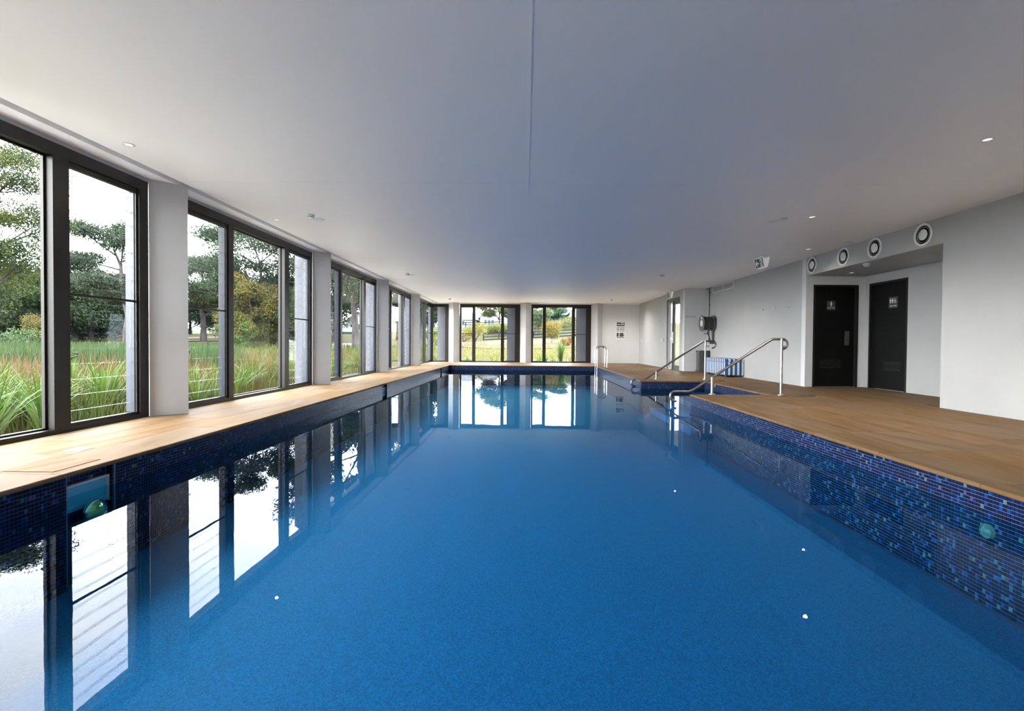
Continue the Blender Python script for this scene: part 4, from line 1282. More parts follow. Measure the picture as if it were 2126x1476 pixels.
DRY = noise_mat('dry_mown_grass', (0.030, 0.021, 0.012), (0.044, 0.031, 0.019), 1.5, 0.95, spec=0.05)
def ell(cx_, cy_, a, b, rot=0, n=28):
    o_ = []
    for i in range(n):
        t_ = 2 * math.pi * i / n
        k_ = 1 + 0.13 * math.sin(3 * t_ + cx_) + 0.08 * math.sin(5 * t_ + cy_)
        x_, y_ = a * k_ * math.cos(t_), b * k_ * math.sin(t_)
        o_.append((cx_ + x_ * math.cos(rot) - y_ * math.sin(rot), cy_ + x_ * math.sin(rot) + y_ * math.cos(rot)))
    return o_
drape('gravel_bed', ell(0.5, 27.0, 6.0, 3.4), PALE, 'pale gravel bed just outside the back windows', 'gravel')
drape('mown_slope', ell(-0.5, 61, 13, 13), DRY, 'dry tan mown slope below the black fence', 'slope', 0.06)
drape('road', ell(-18.5, 52, 3.4, 7), ASPHALT, 'dark grey road bend beyond the third window', 'road', 0.07)
drape('dirt_track', ell(-52, 66, 16, 3.0, 0.9), TRK, 'pale dirt track across the far meadow', 'track', 0.08)
drape('sandy_patch', ell(-46, 58, 9, 2.0, 0.75), TRK, 'sandy strip behind the staked sapling', 'track', 0.09)

struct('bounce_bed_left', MB().box(-6.5, -7, -0.6, -4.62, 23.2, -0.30), noise_mat('bounce_gravel', (0.46, 0.455, 0.44), (0.60, 0.595, 0.58), 30, 0.9, 0.5), 'white bed added under the strappy plants to bounce skylight onto the ceiling', 'gravel')  # added reflector below the sill line, throws skylight up to the ceiling
struct('bounce_strip_back', MB().box(-4.6, 22.9, -0.4, 5.5, 24.15, -0.08), MATS['bounce_gravel'], 'white gravel strip added at the foot of the back windows to bounce skylight inside', 'gravel')  # unseen pale strip added to brighten the far ceiling
# ---------------- blades of grass
def blades(name, n, place, hgt, wid, cols, lean=0.35, seed=1, label='', cat='grass', tipcol=None):
    rg = np.random.default_rng(seed)
    x_, y_ = place(rg, n)
    n = len(x_)
    z_ = gz(x_, y_) - 0.02
    hh = rg.uniform(hgt[0], hgt[1], n)
    ww = rg.uniform(wid[0], wid[1], n) * np.clip(np.hypot(x_, y_) / 14, 1, 4)
    a = rg.uniform(0, 2 * np.pi, n); ln = rg.uniform(0, lean, n) * hh
    f = rg.uniform(0, 2 * np.pi, n)
    dx, dy = np.cos(a) * ln, np.sin(a) * ln
    wx, wy = np.cos(f) * ww / 2, np.sin(f) * ww / 2
    b0 = np.stack([x_ - wx, y_ - wy, z_], 1); b1 = np.stack([x_ + wx, y_ + wy, z_], 1)
    mx, my, mz = x_ + dx * .35, y_ + dy * .35, z_ + hh * .6
    m0 = np.stack([mx - wx * .8, my - wy * .8, mz], 1); m1 = np.stack([mx + wx * .8, my + wy * .8, mz], 1)
    tp = np.stack([x_ + dx, y_ + dy, z_ + hh * (1 - 0.25 * ln / hh)], 1)
    V_ = np.stack([b0, b1, m1, m0, tp], 1).reshape(-1, 3)
    bs = (np.arange(n) * 5)
    Q_ = np.stack([bs, bs + 1, bs + 2, bs + 3], 1); T_ = np.stack([bs + 3, bs + 2, bs + 4], 1)
    c_ = np.array(cols)[rg.integers(0, len(cols), n)] * rg.uniform(0.75, 1.25, (n, 1))
    C_ = np.repeat(c_, 5, 0)
    if tipcol is not None:
        C_[4::5] = np.array(tipcol); C_[2::5] = np.array(tipcol) * .9; C_[3::5] = np.array(tipcol) * .9
    o = np_mesh(name, V_, Q_, T_, C_, GRASSM)
    tag(o, label, cat, kind='stuff')
    return o
def sector(px0, px1, d0, d1, pw_=1.0):
    """sight-line sector through the left windows: ratio x/y between limits, range of y"""
    def pl(rg, n):
        r_ = rg.uniform((px0 - 1090) / 1004, (px1 - 1090) / 1004, n)
        t_ = rg.uniform(0, 1, n)
        y_ = d0 * (d1 / d0) ** t_
        x_ = r_ * y_ + rg.normal(0, 0.3, n)
        k_ = (x_ < -5.6) | (y_ > 23.4)
        return x_[k_], y_[k_]
    return pl
blades('meadow_grass', 26000, sector(-40, 900, 7, 48), (0.35, 0.75), (0.012, 0.03), [(0.046, 0.068, 0.011), (0.036, 0.058, 0.010), (0.064, 0.066, 0.016), (0.054, 0.046, 0.018), (0.028, 0.044, 0.010)], 0.5, 3, 'green and straw-coloured meadow grass beyond the left windows')
blades('edge_grass', 7000, sector(-160, 640, 6.2, 13), (0.25, 0.7), (0.010, 0.022), [(0.030, 0.058, 0.008), (0.040, 0.064, 0.010), (0.052, 0.056, 0.014), (0.058, 0.046, 0.018)], 0.55, 9, 'short mixed grass between the added white bed and the meadow')
blades('reed_bed', 16000, sector(-40, 480, 15, 32), (0.5, 1.25), (0.010, 0.02), [(0.010, 0.030, 0.010), (0.014, 0.040, 0.012), (0.026, 0.044, 0.010), (0.040, 0.048, 0.014)], 0.22, 4, 'dark green reed bed in the meadow beyond the first two windows', 'reeds')
blades('seed_stalks', 5200, sector(-40, 900, 7.5, 30), (0.45, 1.05), (0.010, 0.018), [(0.075, 0.050, 0.018), (0.060, 0.055, 0.018)], 0.4, 5, 'brown sedge stalks with rusty seed heads in the meadow', 'sedge', (0.085, 0.045, 0.020))
def back_pl(x0, x1, y0, y1):
    def pl(rg, n):
        return rg.uniform(x0, x1, n), rg.uniform(y0, y1, n)
    return pl
blades('verge_grass', 8000, sector(860, 1260, 26, 56), (0.10, 0.30), (0.010, 0.02), [(0.085, 0.098, 0.018), (0.105, 0.105, 0.022), (0.115, 0.085, 0.045)], 0.5, 6, 'yellow-green grass beyond the back windows')

# ---------------- strappy clumps close to the glass
def clump_mesh(seed, n=46, hmin=0.55, hmax=1.05, wid=0.02, cols=((0.036, 0.078, 0.006), (0.048, 0.088, 0.009), (0.026, 0.056, 0.006), (0.070, 0.092, 0.030)), spread=0.75):
    rg = np.random.default_rng(seed)
    V_, Q_, T_, C_ = [], [], [], []
    for i in range(n):
        a = rg.uniform(0, 2 * np.pi); L_ = rg.uniform(hmin, hmax); out_ = rg.uniform(0.15, spread)
        b0 = np.array([math.cos(a) * rg.uniform(0, .08), math.sin(a) * rg.uniform(0, .08), 0.0])
        d = np.array([math.cos(a), math.sin(a), 0]); sd = np.array([-math.sin(a), math.cos(a), 0])
        o = len(V_)
        segs = 6
        wv = rg.uniform(.6, 1.3) * wid
        cc_ = np.array(cols[rg.integers(0, len(cols))]) * rg.uniform(.8, 1.25)
        for k_ in range(segs + 1):
            s_ = k_ / segs
            p = b0 + d * (out_ * L_ * s_ ** 1.6) + np.array([0, 0, 1]) * (L_ * (s_ - 0.55 * out_ * s_ ** 2.6))
            wk = wv * (1 - 0.15 * s_) * (1.0 if s_ < .75 else (1.02 - s_) / .27) * .5
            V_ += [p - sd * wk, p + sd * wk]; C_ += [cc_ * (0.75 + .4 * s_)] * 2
        for k_ in range(segs):
            Q_.append((o + 2 * k_, o + 2 * k_ + 1, o + 2 * k_ + 3, o + 2 * k_ + 2))
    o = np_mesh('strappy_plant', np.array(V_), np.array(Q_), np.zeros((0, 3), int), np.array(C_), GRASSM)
    return o
protos = [clump_mesh(s_) for s_ in (21, 22, 23)]
spots = []
rg = np.random.default_rng(5)
for k_ in range(18):  # near clumps in view of the first window
    y_ = 4.6 + 0.26 * k_ + rg.uniform(-.2, .2)
    spots.append((min(-y_ * rg.uniform(.82, 1.12) - .3, -6.0), y_))
for k_ in range(44):
    y_ = 3.0 + k_ * 0.42 + rg.uniform(-.15, .15)
    x_ = -5.05 - rg.uniform(0.0, 1.9) - (0.25 if k_ % 2 else 0)
    if any(abs((y_ - e) - (-4.40 - x_)) < 0.55 and -5.6 < x_ for e in E_): x_ = -5.75 - rg.uniform(0, .8)
    spots.append((x_, y_))
use = [False] * 3
seen = {}
for k_, (x_, y_) in enumerate(spots):
    pr_ = protos[k_ % 3]
    o = pr_ if not use[k_ % 3] else pr_.copy()
    if use[k_ % 3]: COL.objects.link(o)
    use[k_ % 3] = True
    o.location = (x_, y_, max(float(gz(x_, y_)), -0.30 if x_ > -6.5 else -9) - 0.02)
    s_ = rg.uniform(.85, 1.2)
    o.rotation_euler = (0, 0, rg.uniform(0, 6.28)); o.scale = (s_, s_, s_)
    tag(o, 'x', 'plant', 'strappy plants along the left windows')
    yw = y_ * 4.43 / abs(x_)
    seen.setdefault(min(4, max(0, int((yw - 1.83) // 4.34))), []).append((yw, o))
for wi, lst in seen.items():
    for r_, (_, o) in enumerate(sorted(lst, key=lambda q_: q_[0])):
        o['label'] = 'strappy green plant outside the %s left window, %s from its near end' % (ORD[wi], ORD[r_])
# back garden clumps
bp_ = [clump_mesh(31, 40, .35, .6, .022, ((0.075, 0.125, 0.018), (0.05, 0.10, 0.02)), .8), clump_mesh(32, 34, .3, .55, .02, ((0.115, 0.125, 0.02), (0.085, 0.11, 0.02)), .9)]
bs_ = [(-2.6, 24.6), (-1.5, 24.9), (-0.9, 25.6), (-1.9, 27.5), (0.7, 24.3), (1.4, 24.6), (1.1, 26.2), (0.9, 29.0), (2.1, 29.5), (2.9, 24.7), (-3.2, 26.8), (-4.6, 26.0), (-5.4, 28.5), (-0.2, 30.2), (3.3, 27.5), (-2.2, 31.0)]
us_ = [False, False]
for k_, (x_, y_) in enumerate(bs_):
    pr_ = bp_[k_ % 2]
    o = pr_ if not us_[k_ % 2] else pr_.copy()
    if us_[k_ % 2]: COL.objects.link(o)
    us_[k_ % 2] = True
    o.name = 'garden_tuft'
    o.location = (x_, y_, float(gz(x_, y_)) - 0.0); o.rotation_euler = (0, 0, k_ * 1.3)
    rk = sorted(range(len(bs_)), key=lambda i_: bs_[i_][0] / bs_[i_][1]).index(k_)
    tag(o, 'bright green tuft in the gravel outside the back windows, %s from the left' % ORD[rk], 'plant', 'tufts in the gravel bed')
tus = clump_mesh(41, 120, .8, 1.75, .016, ((0.035, 0.10, 0.018), (0.06, 0.115, 0.02), (0.10, 0.10, 0.03)), .42)
tus.name = 'tussock_grass'
tus.location = (1.85, 25.2, float(gz(1.85, 25.2)))
tag(tus, 'tall upright tussock outside the right back window', 'plant')

# ---------------- trees
def tree(name, x_, y_, hgt, cr_, trunk_r, seed, leafc, nleaf, lsize, label, bark=BARK, lean=(0, 0), crown_from=0.35, flat=0.6, nb=11, group=None, tipc=None, clr=None, zoff=0.0):
    rg = np.random.default_rng(seed)
    z_ = float(gz(x_, y_)) + zoff
    root = thing(name, label, 'tree', (x_, y_, z_), group)
    nleaf = int(nleaf * 3.8); lsize = lsize * 0.62
    tb = MB()
    P_ = []
    tops = []
    for k_ in range(7):
        s_ = k_ / 6
        P_.append((x_ + lean[0] * s_ ** 1.5 + rg.normal(0, .02 * hgt) * s_, y_ + lean[1] * s_ + rg.normal(0, .02 * hgt) * s_, z_ - .1 + hgt * .78 * s_))
    tb.tube(P_, [trunk_r * (1.25 if k_ == 0 else 1 - .82 * k_ / 6) for k_ in range(7)], 8)
    for b_ in range(nb):
        s_ = crown_from * .8 + (1 - crown_from * .8) * (b_ + rg.uniform(0, .6)) / nb
        s_ = min(s_, .98)
        i = min(int(s_ * 6), 5); fr_ = s_ * 6 - i
        p0 = np.array(P_[i]) * (1 - fr_) + np.array(P_[i + 1]) * fr_
        a = b_ * 2.4 + rg.uniform(-.5, .5)
        prof = math.sin(math.pi * min(1, max(0.12, (s_ - crown_from * .5) / (1.12 - crown_from * .5)))) ** .6
        R0 = cr_ * prof * rg.uniform(.65, 1.05)
        rise = hgt * rg.uniform(.10, .22)
        p1 = p0 + np.array([math.cos(a) * R0 * .5, math.sin(a) * R0 * .5, rise * .45])
        p2 = p0 + np.array([math.cos(a) * R0, math.sin(a) * R0, rise])
        rb = trunk_r * (.5 - .3 * s_)
        tb.tube([tuple(p0), tuple(p1), tuple(p2)], [rb, rb * .6, rb * .2], 5)
        tops += [p2, (p1 + p2) / 2 + rg.normal(0, .04 * hgt, 3)]
        for q_ in range(2):
            a2 = a + rg.uniform(-1.1, 1.1)
            p3 = p1 + np.array([math.cos(a2) * R0 * .55, math.sin(a2) * R0 * .55, rise * rg.uniform(.1, .8)])
            tb.tube([tuple(p1), tuple(p3)], [rb * .5, rb * .15], 4)
            tops.append(p3)
    tops.append(np.array(P_[-1]) + np.array([0, 0, hgt * .08]))
    tb.build('trunk', bark, root, True)
    tops = np.array(tops)
    cl_r = clr or (0.075 * hgt)
    ci = rg.integers(0, len(tops), nleaf)
    d = rg.normal(0, 1, (nleaf, 3)); d /= np.linalg.norm(d, axis=1, keepdims=True)
    rad = rg.uniform(0, 1, (nleaf, 1)) ** .45 * cl_r * rg.uniform(.7, 1.5, len(tops))[ci][:, None]
    c_ = tops[ci] + d * rad * np.array([1.25, 1.25, flat])
    u1 = rg.normal(0, 1, (nleaf, 3)); u1[:, 2] -= .4; u1 /= np.linalg.norm(u1, axis=1, keepdims=True)
    u2_ = np.cross(u1, rg.normal(0, 1, (nleaf, 3))); u2_ /= np.linalg.norm(u2_, axis=1, keepdims=True)
    sz = rg.uniform(.6, 1.4, (nleaf, 1)) * lsize
    V_ = np.stack([c_ - u1 * sz, c_ - u2_ * sz * .45, c_ + u1 * sz, c_ + u2_ * sz * .45], 1).reshape(-1, 3)
    Q_ = np.arange(nleaf * 4).reshape(-1, 4)
    base_c = np.array(leafc)[rg.integers(0, len(leafc), len(tops))][ci] * rg.uniform(.7, 1.35, (nleaf, 1))
    if tipc is not None:
        hi = (c_[:, 2] - c_[:, 2].min()) / (np.ptp(c_[:, 2]) + 1e-6)
        outw = np.linalg.norm((c_ - tops[ci]) / cl_r, axis=1)
        k_ = ((rg.uniform(0, 1, nleaf) < .55 * np.clip(hi, 0, 1)) & (outw > .6))
        base_c[k_] = np.array(tipc) * rg.uniform(.8, 1.2, (k_.sum(), 1))
    o = np_mesh('crown', V_ - np.array([x_, y_, z_]), Q_, np.zeros((0, 3), int), np.repeat(base_c, 4, 0), LEAFM, root)
    return root

def X(px, y):  # bearing of a distant thing as seen from the pool end
    return (px - 1090.0) / 1004.0 * y

GG = [(0.011, 0.022, 0.007), (0.016, 0.028, 0.009), (0.010, 0.020, 0.010)]
GP = [(0.018, 0.028, 0.017), (0.023, 0.034, 0.021), (0.015, 0.025, 0.013)]
GY = [(0.050, 0.062, 0.014), (0.036, 0.050, 0.014)]
tree('gum_tree', -31.0, 25.5, 12.6, 4.4, .34, 1, GG + [(0.042, 0.052, 0.012)], 22000, .10, 'big dense green gum tree at the left edge of the first window', lean=(1.5, 0), crown_from=.18, nb=17, tipc=(0.048, 0.052, 0.010), clr=1.15)
tree('gum_tree', X(262, 45), 45, 11.8, 4.6, .42, 2, GP, 11000, .17, 'pale-trunked gum tree with grey-green crown in the first window', PALEBARK, lean=(-1.2, 0), crown_from=.42, nb=14, clr=1.15)
tree('gum_tree', X(418, 60), 60, 11.5, 4.2, .36, 3, GP + GG, 9000, .2, 'round-topped gum tree at the near end of the second window', BARK, crown_from=.4, nb=12, clr=1.2)
tree('gum_tree', X(575, 47), 47, 12.8, 5.6, .30, 4, GP + [(0.030, 0.050, 0.024)], 14000, .18, 'tall leaning pale gum tree in the middle of the second window', PALEBARK, lean=(-2.6, 0), crown_from=.3, nb=17, clr=1.2)
tree('young_gum_tree', X(516, 42), 42, 6.6, 2.4, .14, 5, GG + GY, 7000, .14, 'shorter dark gum tree with orange-tipped crown in the second window', BARK, crown_from=.15, nb=13, tipc=(0.115, 0.070, 0.018), clr=.62, flat=.8)
tree('young_gum_tree', X(486, 40), 40, 3.4, 1.2, .07, 6, [(0.022, 0.060, 0.014), (0.030, 0.075, 0.016)], 2600, .12, 'small green sapling with reddish tips in the second window', BARK, crown_from=.05, nb=9, tipc=(0.12, 0.055, 0.018), clr=.45, flat=.9)
tree('slim_gum_tree', X(583, 50), 50, 7.5, 1.8, .12, 7, GG, 3600, .16, 'slim dark tree at the far side of the second window', BARK, crown_from=.15, nb=9, clr=.7)
tree('big_gum_tree', X(738, 44), 44, 15.5, 6.0, .36, 8, GP + [(0.040, 0.050, 0.022)], 12000, .19, 'huge thick-trunked gum tree in the third window', PALEBARK, crown_from=.36, nb=15, clr=1.25)
tree('gum_tree', X(692, 64), 64, 13.0, 4.6, .32, 9, GP + GG, 8000, .22, 'tall gum tree at the near end of the third window', BARK, crown_from=.3, nb=12, clr=1.3)
tree('gum_tree', X(826, 70), 70, 11.0, 4.0, .3, 10, GG + GP, 6000, .22, 'gum tree seen through the fourth window', BARK, crown_from=.3, nb=11, clr=1.2)
tree('gum_tree', X(872, 58), 58, 9.5, 2.4, .22, 11, GP, 5000, .2, 'thin grey-green gum tree at the last left window', PALEBARK, crown_from=.3, nb=10, clr=1.0)
tree('garden_tree', X(1036, 92), 92, 7.2, 3.4, .2, 12, [(0.075, 0.092, 0.034), (0.095, 0.108, 0.045), (0.066, 0.084, 0.040)], 6000, .22, 'light green tree beside the white gable house', PALEBARK, crown_from=.35, nb=11, clr=1.1)
tree('garden_tree', X(1112, 84), 84, 5.6, 2.2, .16, 13, [(0.062, 0.088, 0.046), (0.078, 0.10, 0.052)], 3600, .2, 'pink-trunked tree at the left of the right back window', PALEBARK, crown_from=.45, nb=9, clr=.9)
tree('garden_tree', X(1150, 112), 112, 5.2, 2.4, .16, 14, [(0.026, 0.050, 0.030), (0.034, 0.056, 0.032)], 3400, .24, 'dark green round tree in front of the long pale roof', BARK, crown_from=.2, nb=9, clr=1.0)
tree('garden_tree', X(900, 130), 130, 8.5, 4.0, .2, 15, GG, 3600, .3, 'tree behind the white house in the corner window', BARK, crown_from=.3, nb=9, clr=1.4)
# staked saplings
def staked(x_, y_, hgt, seed, leafc, tipc, label, lab2):
    tree('staked_sapling', x_, y_, hgt, hgt * .34, .03 * hgt / 2.6, seed, leafc, 2200, .085 * hgt / 2.6, label, PALEBARK, crown_from=.3, nb=9, tipc=tipc, clr=.17 * hgt, flat=.9)
    t = thing('tree_guard', lab2, 'tree guard', (x_, y_, float(gz(x_, y_))))
    z_ = float(gz(x_, y_))
    for dx_, dy_ in ((-.85, -.3), (.85, -.3), (.2, .7)):
        MB().tube([(x_ + dx_, y_ + dy_, z_ - .1), (x_ + dx_, y_ + dy_, z_ + 1.15)], .045, 6).build('stake', STAKE, t)
    c_ = [(x_ - .85, y_ - .3), (x_ + .85, y_ - .3), (x_ + .2, y_ + .7)]
    for i in range(3):
        a, b = c_[i], c_[(i + 1) % 3]
        MB().tube([(a[0], a[1], z_ + 1.0), (b[0], b[1], z_ + 1.0)], .03, 5).build('tie', STAKE, t)
staked(X(76, 44), 44, 3.0, 51, [(0.045, 0.060, 0.020), (0.06, 0.07, 0.02)], (0.125, 0.075, 0.02), 'staked sapling with orange-yellow leaves in the first window', 'pale timber stakes around the sapling in the first window')
staked(X(1144, 60), 60, 2.9, 52, [(0.11, 0.090, 0.022), (0.09, 0.095, 0.025)], (0.145, 0.085, 0.028), 'orange-leaved staked sapling in the right back window', 'pale timber stakes around the sapling in the right back window')

def shrub(x_, y_, r, hgt, seed, leafc, label, n=1500, ls=.09, group=None, tip=None):
    rg = np.random.default_rng(seed)
    z_ = float(gz(x_, y_))
    root = thing('shrub', label, 'shrub', (x_, y_, z_), group)
    tb = MB()
    tops = []
    for k_ in range(9):
        a = k_ * 2.4; rr = r * rg.uniform(.2, .8)
        p = np.array([x_ + math.cos(a) * rr, y_ + math.sin(a) * rr, z_ + hgt * rg.uniform(.35, .85)])
        tb.tube([(x_ + math.cos(a) * .05, y_ + math.sin(a) * .05, z_ - .05), tuple(p)], [.02 * hgt, .006 * hgt], 4)
        tops.append(p)
    tb.build('stems', BARK, root)
    tops = np.array(tops)
    ci = rg.integers(0, 9, n); d = rg.normal(0, 1, (n, 3)); d /= np.linalg.norm(d, axis=1, keepdims=True)
    c_ = tops[ci] + d * rg.uniform(0, 1, (n, 1)) ** .4 * np.array([r * .5, r * .5, hgt * .34])
    c_[:, 2] = np.maximum(c_[:, 2], z_ + .02)
    u1 = rg.normal(0, 1, (n, 3)); u1 /= np.linalg.norm(u1, axis=1, keepdims=True)
    u2_ = np.cross(u1, rg.normal(0, 1, (n, 3))); u2_ /= np.linalg.norm(u2_, axis=1, keepdims=True)
    sz = rg.uniform(.6, 1.4, (n, 1)) * ls
    V_ = np.stack([c_ - u1 * sz, c_ - u2_ * sz * .5, c_ + u1 * sz, c_ + u2_ * sz * .5], 1).reshape(-1, 3)
    cc_ = np.array(leafc)[rg.integers(0, len(leafc), n)] * rg.uniform(.7, 1.3, (n, 1))
    if tip is not None:
        k_ = rg.uniform(0, 1, n) < .25; cc_[k_] = np.array(tip)
    np_mesh('foliage', V_ - np.array([x_, y_, z_]), np.arange(n * 4).reshape(-1, 4), np.zeros((0, 3), int), np.repeat(cc_, 4, 0), LEAFM, root)
    return root
YG = [(0.085, 0.100, 0.022), (0.105, 0.110, 0.030), (0.070, 0.090, 0.028)]
for k_, (px_, y_, r, hh, cl, lb) in enumerate((
    (20, 36, 1.3, 1.6, [(0.04, 0.07, 0.03), (0.05, 0.08, 0.03)], 'grey-green shrub at the left edge of the first window'),
    (985, 70, 2.0, 2.5, [(0.13, 0.11, 0.025), (0.11, 0.10, 0.03), (0.10, 0.105, 0.025)], 'yellow shrub beside the first mullion of the left back window'),
    (962, 76, 1.8, 1.8, [(0.12, 0.095, 0.035), (0.09, 0.10, 0.03)], 'orange-tinged shrub at the left of the left back window'),
    (1012, 87, 2.6, 1.7, YG, 'low yellow-green shrub below the white gable house'),
    (1030, 88, 2.6, 1.6, YG, 'yellow-green shrub on the bank right of the gable house'),
    (1048, 86, 2.2, 1.9, YG, 'yellow-green shrub behind the second mullion of the left back window'),
    (1110, 90, 2.4, 1.7, [(0.055, 0.075, 0.035), (0.06, 0.08, 0.03)], 'grey-green shrub behind the fence in the right back window'),
    (1128, 90, 2.4, 1.6, [(0.06, 0.08, 0.03), (0.07, 0.085, 0.03)], 'green shrub behind the orange sapling'),
    (1168, 90, 2.6, 1.5, [(0.075, 0.085, 0.03), (0.085, 0.09, 0.035)], 'olive shrub on the bank below the upper fence'),
    (1186, 92, 2.4, 1.6, [(0.07, 0.08, 0.03)], 'olive shrub at the right end of the upper fence'),
    (900, 66, 1.8, 1.9, [(0.06, 0.095, 0.02), (0.05, 0.08, 0.02)], 'green shrub in the corner window'),
    (918, 52, 1.6, 1.4, YG, 'yellow-green shrub low in the corner window'),
    (536, 82, 2.4, 1.5, [(0.16, 0.045, 0.018), (0.15, 0.055, 0.022)], 'bright orange-red shrub beyond the trees in the second window'),
    (606, 82, 2.2, 1.4, [(0.15, 0.045, 0.018), (0.13, 0.05, 0.022)], 'orange-red shrub seen through the far louvres of the second window'),
    (528, 46, 1.4, 1.6, [(0.028, 0.038, 0.016), (0.036, 0.044, 0.02)], 'dark scrub at the foot of the trees in the second window'),
    (560, 47, 1.6, 1.4, [(0.030, 0.036, 0.016), (0.044, 0.046, 0.022)], 'brown-green scrub under the leaning gum tree'),
    (1176, 52, 0.7, 0.9, [(0.13, 0.05, 0.02), (0.10, 0.06, 0.02)], 'small rust-coloured shrub right of the orange sapling'))):
    shrub(X(px_, y_), y_, r, hh, 60 + k_, cl, lb, 1400, .11 if y_ > 60 else .08)
# treeline behind the meadow
tl = [tree('distant_tree', X(60, 64), 64, 9.5, 4.6, .28, 71, GG, 5200, .24, '', BARK, crown_from=.08, nb=13, clr=1.6, flat=.8, group='treeline behind the meadow'),
      tree('distant_tree', X(200, 78), 78, 8.5, 4.6, .28, 72, GP + GG, 5200, .26, '', BARK, crown_from=.08, nb=13, clr=1.7, flat=.8, group='treeline behind the meadow')]
LT = 'dark evergreen tree in the treeline behind the meadow'
for t_ in tl: t_['label'] = LT
for k_, (px_, y_) in enumerate(((0, 58), (110, 70), (160, 62), (240, 82), (285, 74), (20, 76), (-40, 62), (455, 96), (640, 96), (660, 84), (390, 88), (500, 84), (560, 92), (600, 78), (70, 88), (140, 92), (210, 96), (270, 92), (45, 54), (180, 56), (-10, 50), (130, 58), (480, 66), (620, 70))):
    x_ = X(px_, y_)
    tl.append(dup(tl[k_ % 2], (x_, y_, float(gz(x_, y_))), LT, rotz=k_ * 1.1, scale=(1, 1, .8 + .06 * (k_ % 4))))
for r_, t_ in enumerate(sorted(tl, key=lambda q_: q_.location[0] / q_.location[1])):
    t_['label'] = 'dark evergreen in the treeline behind the meadow, %s from the left' % ORD[r_]

# ---------------- fences
def fence(pts, label, nrail, hgt, grp=None):
    t = thing('post_and_rail_fence', label, 'fence', (pts[0][0], pts[0][1], float(gz(pts[0][0], pts[0][1]))), grp)
    Z = [float(gz(*p)) for p in pts]
    for (x_, y_), z_ in zip(pts, Z):
        B(x_ - .09, y_ - .09, z_ - .3, x_ + .09, y_ + .09, z_ + hgt).build('post', FENCEM, t)
    for i in range(len(pts) - 1):
        for k_ in range(nrail):
            zr = hgt * (.88 - .40 * k_)
            (x0, y0), (x1, y1) = pts[i], pts[i + 1]
            q_ = MB()
            a = Vector((x0, y0 - .1, Z[i] + zr)); b = Vector((x1, y1 - .1, Z[i + 1] + zr))
            up_ = Vector((0, 0, .085)); dp = Vector((0, -.05, 0))
            q_.add([a - up_, b - up_, b + up_, a + up_, a - up_ + dp, b - up_ + dp, b + up_ + dp, a + up_ + dp], [(0, 1, 2, 3), (7, 6, 5, 4), (0, 4, 5, 1), (1, 5, 6, 2), (2, 6, 7, 3), (3, 7, 4, 0)])
            q_.build('rail', FENCEM, t)
fence([(X(p, 80), 80) for p in (1003, 1035, 1068, 1107, 1138, 1157, 1190, 1222)], 'black post-and-rail fence crossing the slope in the back windows', 3, 1.15)
fence([(X(p, 98), 98) for p in (940, 966, 1000, 1037, 1070, 1110, 1140, 1170, 1192, 1215)], 'upper black post-and-rail fence in front of the houses', 2, 1.1)

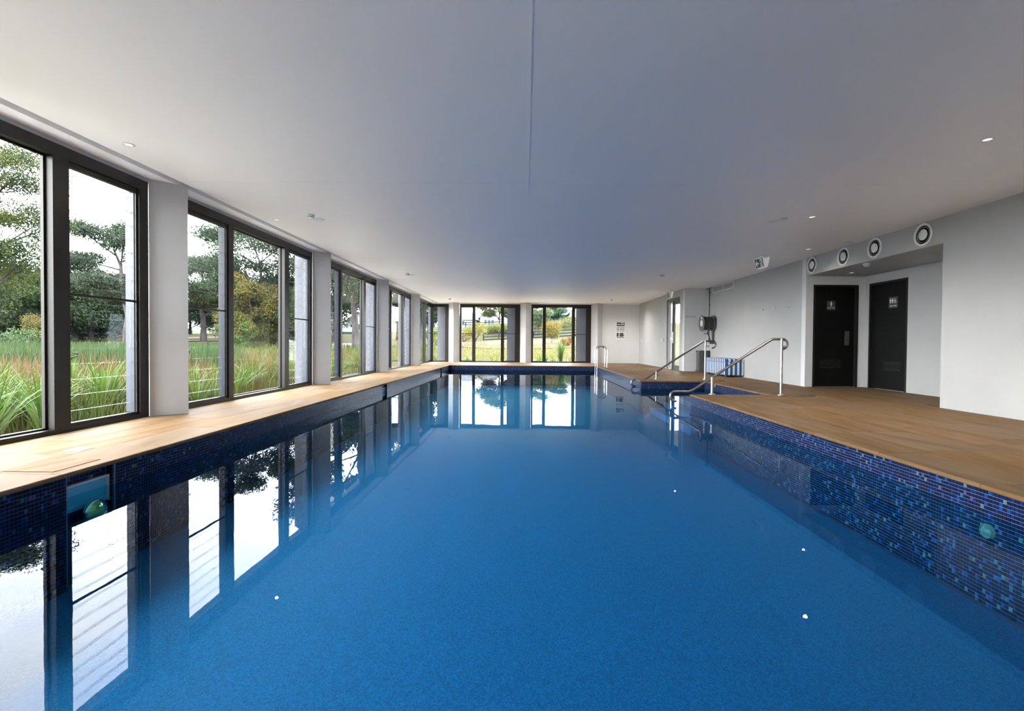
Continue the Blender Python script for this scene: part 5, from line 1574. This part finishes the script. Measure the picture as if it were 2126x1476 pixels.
# ---------------- houses
def house(x_, y_, z_, wdt, dep, wall, ridge, label, axis='x', windows=(), gable=False, over=.5, band=False):
    t = thing('house', label, 'house', (x_, y_, z_))
    x0, x1, y0, y1 = x_ - wdt / 2, x_ + wdt / 2, y_ - dep / 2, y_ + dep / 2
    B(x0, y0, z_ - 1.5, x1, y1, z_ + wall).build('walls', HWALL, t)
    q_ = MB()
    zt, zr = z_ + wall, z_ + wall + ridge
    if axis == 'x':      # ridge along x (hip ends)
        h_ = min(dep / 2, wdt * .3)
        q_.add([(x0 - over, y0 - over, zt), (x1 + over, y0 - over, zt), (x1 + over, y1 + over, zt), (x0 - over, y1 + over, zt), (x0 + h_, y_, zr), (x1 - h_, y_, zr),
                (x0 - over, y0 - over, zt - .18), (x1 + over, y0 - over, zt - .18), (x1 + over, y1 + over, zt - .18), (x0 - over, y1 + over, zt - .18)],
               [(0, 1, 5, 4), (1, 2, 5), (2, 3, 4, 5), (3, 0, 4), (6, 7, 1, 0), (7, 8, 2, 1), (8, 9, 3, 2), (9, 6, 0, 3), (9, 8, 7, 6)])
        q_.build('roof', ROOFM, t)
    else:                # gable towards the viewer
        g_ = MB().add([(x0, y0, zt), (x1, y0, zt), (x_, y0, zr - .15), (x0, y0 + .2, zt), (x1, y0 + .2, zt), (x_, y0 + .2, zr - .15)], [(0, 1, 2), (5, 4, 3), (0, 3, 4, 1), (1, 4, 5, 2), (2, 5, 3, 0)])
        g_.build('gable_wall', HWALL, t)
        th = .18
        for s_ in (-1, 1):
            e = x_ + s_ * (wdt / 2 + over)
            ez = zt - over * ridge / (wdt / 2)
            r_ = MB().add([(x_, y0 - over, zr), (e, y0 - over, ez), (e, y1, ez), (x_, y1, zr), (x_, y0 - over, zr + th), (e, y0 - over, ez + th), (e, y1, ez + th), (x_, y1, zr + th)],
                          [(3, 2, 1, 0), (4, 5, 6, 7), (0, 1, 5, 4), (1, 2, 6, 5), (2, 3, 7, 6), (3, 0, 4, 7)])
            r_.build('roof_slope', ROOFM, t)
        for s_ in (-1, 1):
            w_ = MB().add([(x_ + s_ * .3, y0 - .04, zt + .25), (x_ + s_ * wdt * .28, y0 - .04, zt + .25), (x_ + s_ * .3, y0 - .04, zt + .25 + ridge * .5), (x_ + s_ * .3, y0, zt + .25), (x_ + s_ * wdt * .28, y0, zt + .25), (x_ + s_ * .3, y0, zt + .25 + ridge * .5)], [(0, 1, 2), (5, 4, 3), (0, 3, 4, 1), (1, 4, 5, 2), (2, 5, 3, 0)])
            w_.build('gable_window', HDARK, t)
    for (a0, a1, b0, b1) in windows:
        wf = B(x_ + a0 - .08, y0 - .05, z_ + b0 - .08, x_ + a1 + .08, y0 - .002, z_ + b1 + .08).build('window', HWALL, t)
        B(x_ + a0, y0 - .07, z_ + b0, x_ + a1, y0 - .051, z_ + b1).build('pane', HDARK, wf)
    if band:
        for k_ in range(5):
            xx = x0 + .3 + k_ * (wdt - .6) / 4
            B(xx - .1, y0 - 1.6, z_ - 1.2, xx + .1, y0 - 1.4, z_ + wall - .3).build('verandah_post', HWALL, t)
        B(x0 - .4, y0 - 2.0, z_ + wall - .3, x1 + .4, y0, z_ + wall - .1).build('verandah_roof', ROOFM, t)
YH = 130
def HX(px): return X(px, YH)
def HZ(py): return CAM_H + (714 - py) / 1004.0 * YH
house(HX(1017), YH, HZ(676), 4.6, 9, 1.9, 2.0, 'white gable house with triangular windows in the left back window', 'y', [(-1.2, -.55, .1, 1.2), (-.3, .35, .1, 1.2), (.6, 1.25, .1, 1.2)])
house(HX(968), YH + 2, HZ(677), 5.2, 8, 1.5, 2.1, 'house with a pale hipped roof left of the gable house', 'x', [(-1.2, -.4, .2, 1.0)])
house(HX(993), YH + 9, HZ(676), 5.0, 7, 2.0, 1.7, 'white verandah house between the hipped roof and the gable house', 'x', [(-1.4, -.4, .5, 1.3), (.4, 1.3, .5, 1.3)], band=True)
house(HX(1112), YH + 4, HZ(670), 6.4, 8, 2.0, 1.6, 'long low pale-roofed house in the right back window', 'x', [(-2.2, -1.2, .5, 1.4), (.3, 1.2, .5, 1.4)], band=True)
house(HX(1168), YH + 6, HZ(668), 6.8, 9, 2.0, 2.4, 'large pale-roofed house with verandah in the right back window', 'x', [(-1.4, -.5, .5, 1.4), (.8, 1.6, .5, 1.4)], band=True)
house(HX(1192), YH - 2, HZ(666), 3.6, 6, 1.9, 1.6, 'small white gabled porch at the right of the large roof', 'y')
house(HX(893), YH - 20, HZ(684), 6.0, 8, 1.9, 2.0, 'white gabled house in the corner window', 'y', [(-1.6, -.6, .3, 1.2)])
house(HX(817), YH - 24, HZ(693) - 0.3, 5.0, 8, 2.1, 1.8, 'white gabled house in the fourth window', 'y', [(-1.6, -.9, .3, 1.4), (-.4, .4, .3, 1.4), (.9, 1.6, .3, 1.4)])
house(X(716, 104), 104, 1.6, 5.6, 8, 1.5, 1.9, 'low pale-roofed house left of the big trunk in the third window', 'x', [(-1.8, -1.0, .2, 1.1), (.2, 1.0, .2, 1.1)])
house(X(545, 120), 120, 2.4, 9.0, 8, 1.5, 1.3, 'pale house behind the trees in the second window', 'x', [(-2.8, -1.8, .3, 1.1), (1.2, 2.2, .3, 1.1)])
# outside the glazed door
B(5.5, 16.42, -0.3, 8.5, 21.5, -0.02).build('path', PALE)
tag(bpy.data.objects['path'], 'pale path outside the glazed exit door', 'path', kind='structure')
for k_, (x_, y_) in enumerate(((10.5, 27), (12.5, 30), (9.2, 25))):
    shrub(x_, y_, 1.2, 2.4, 90 + k_, [(0.06, 0.07, 0.04), (0.08, 0.085, 0.055)], ['pale shrub seen through the glazed door, nearest the frame', 'tall pale shrub farther off behind the glazed door', 'low pale shrub close behind the glazed door'][k_], 900, .1)
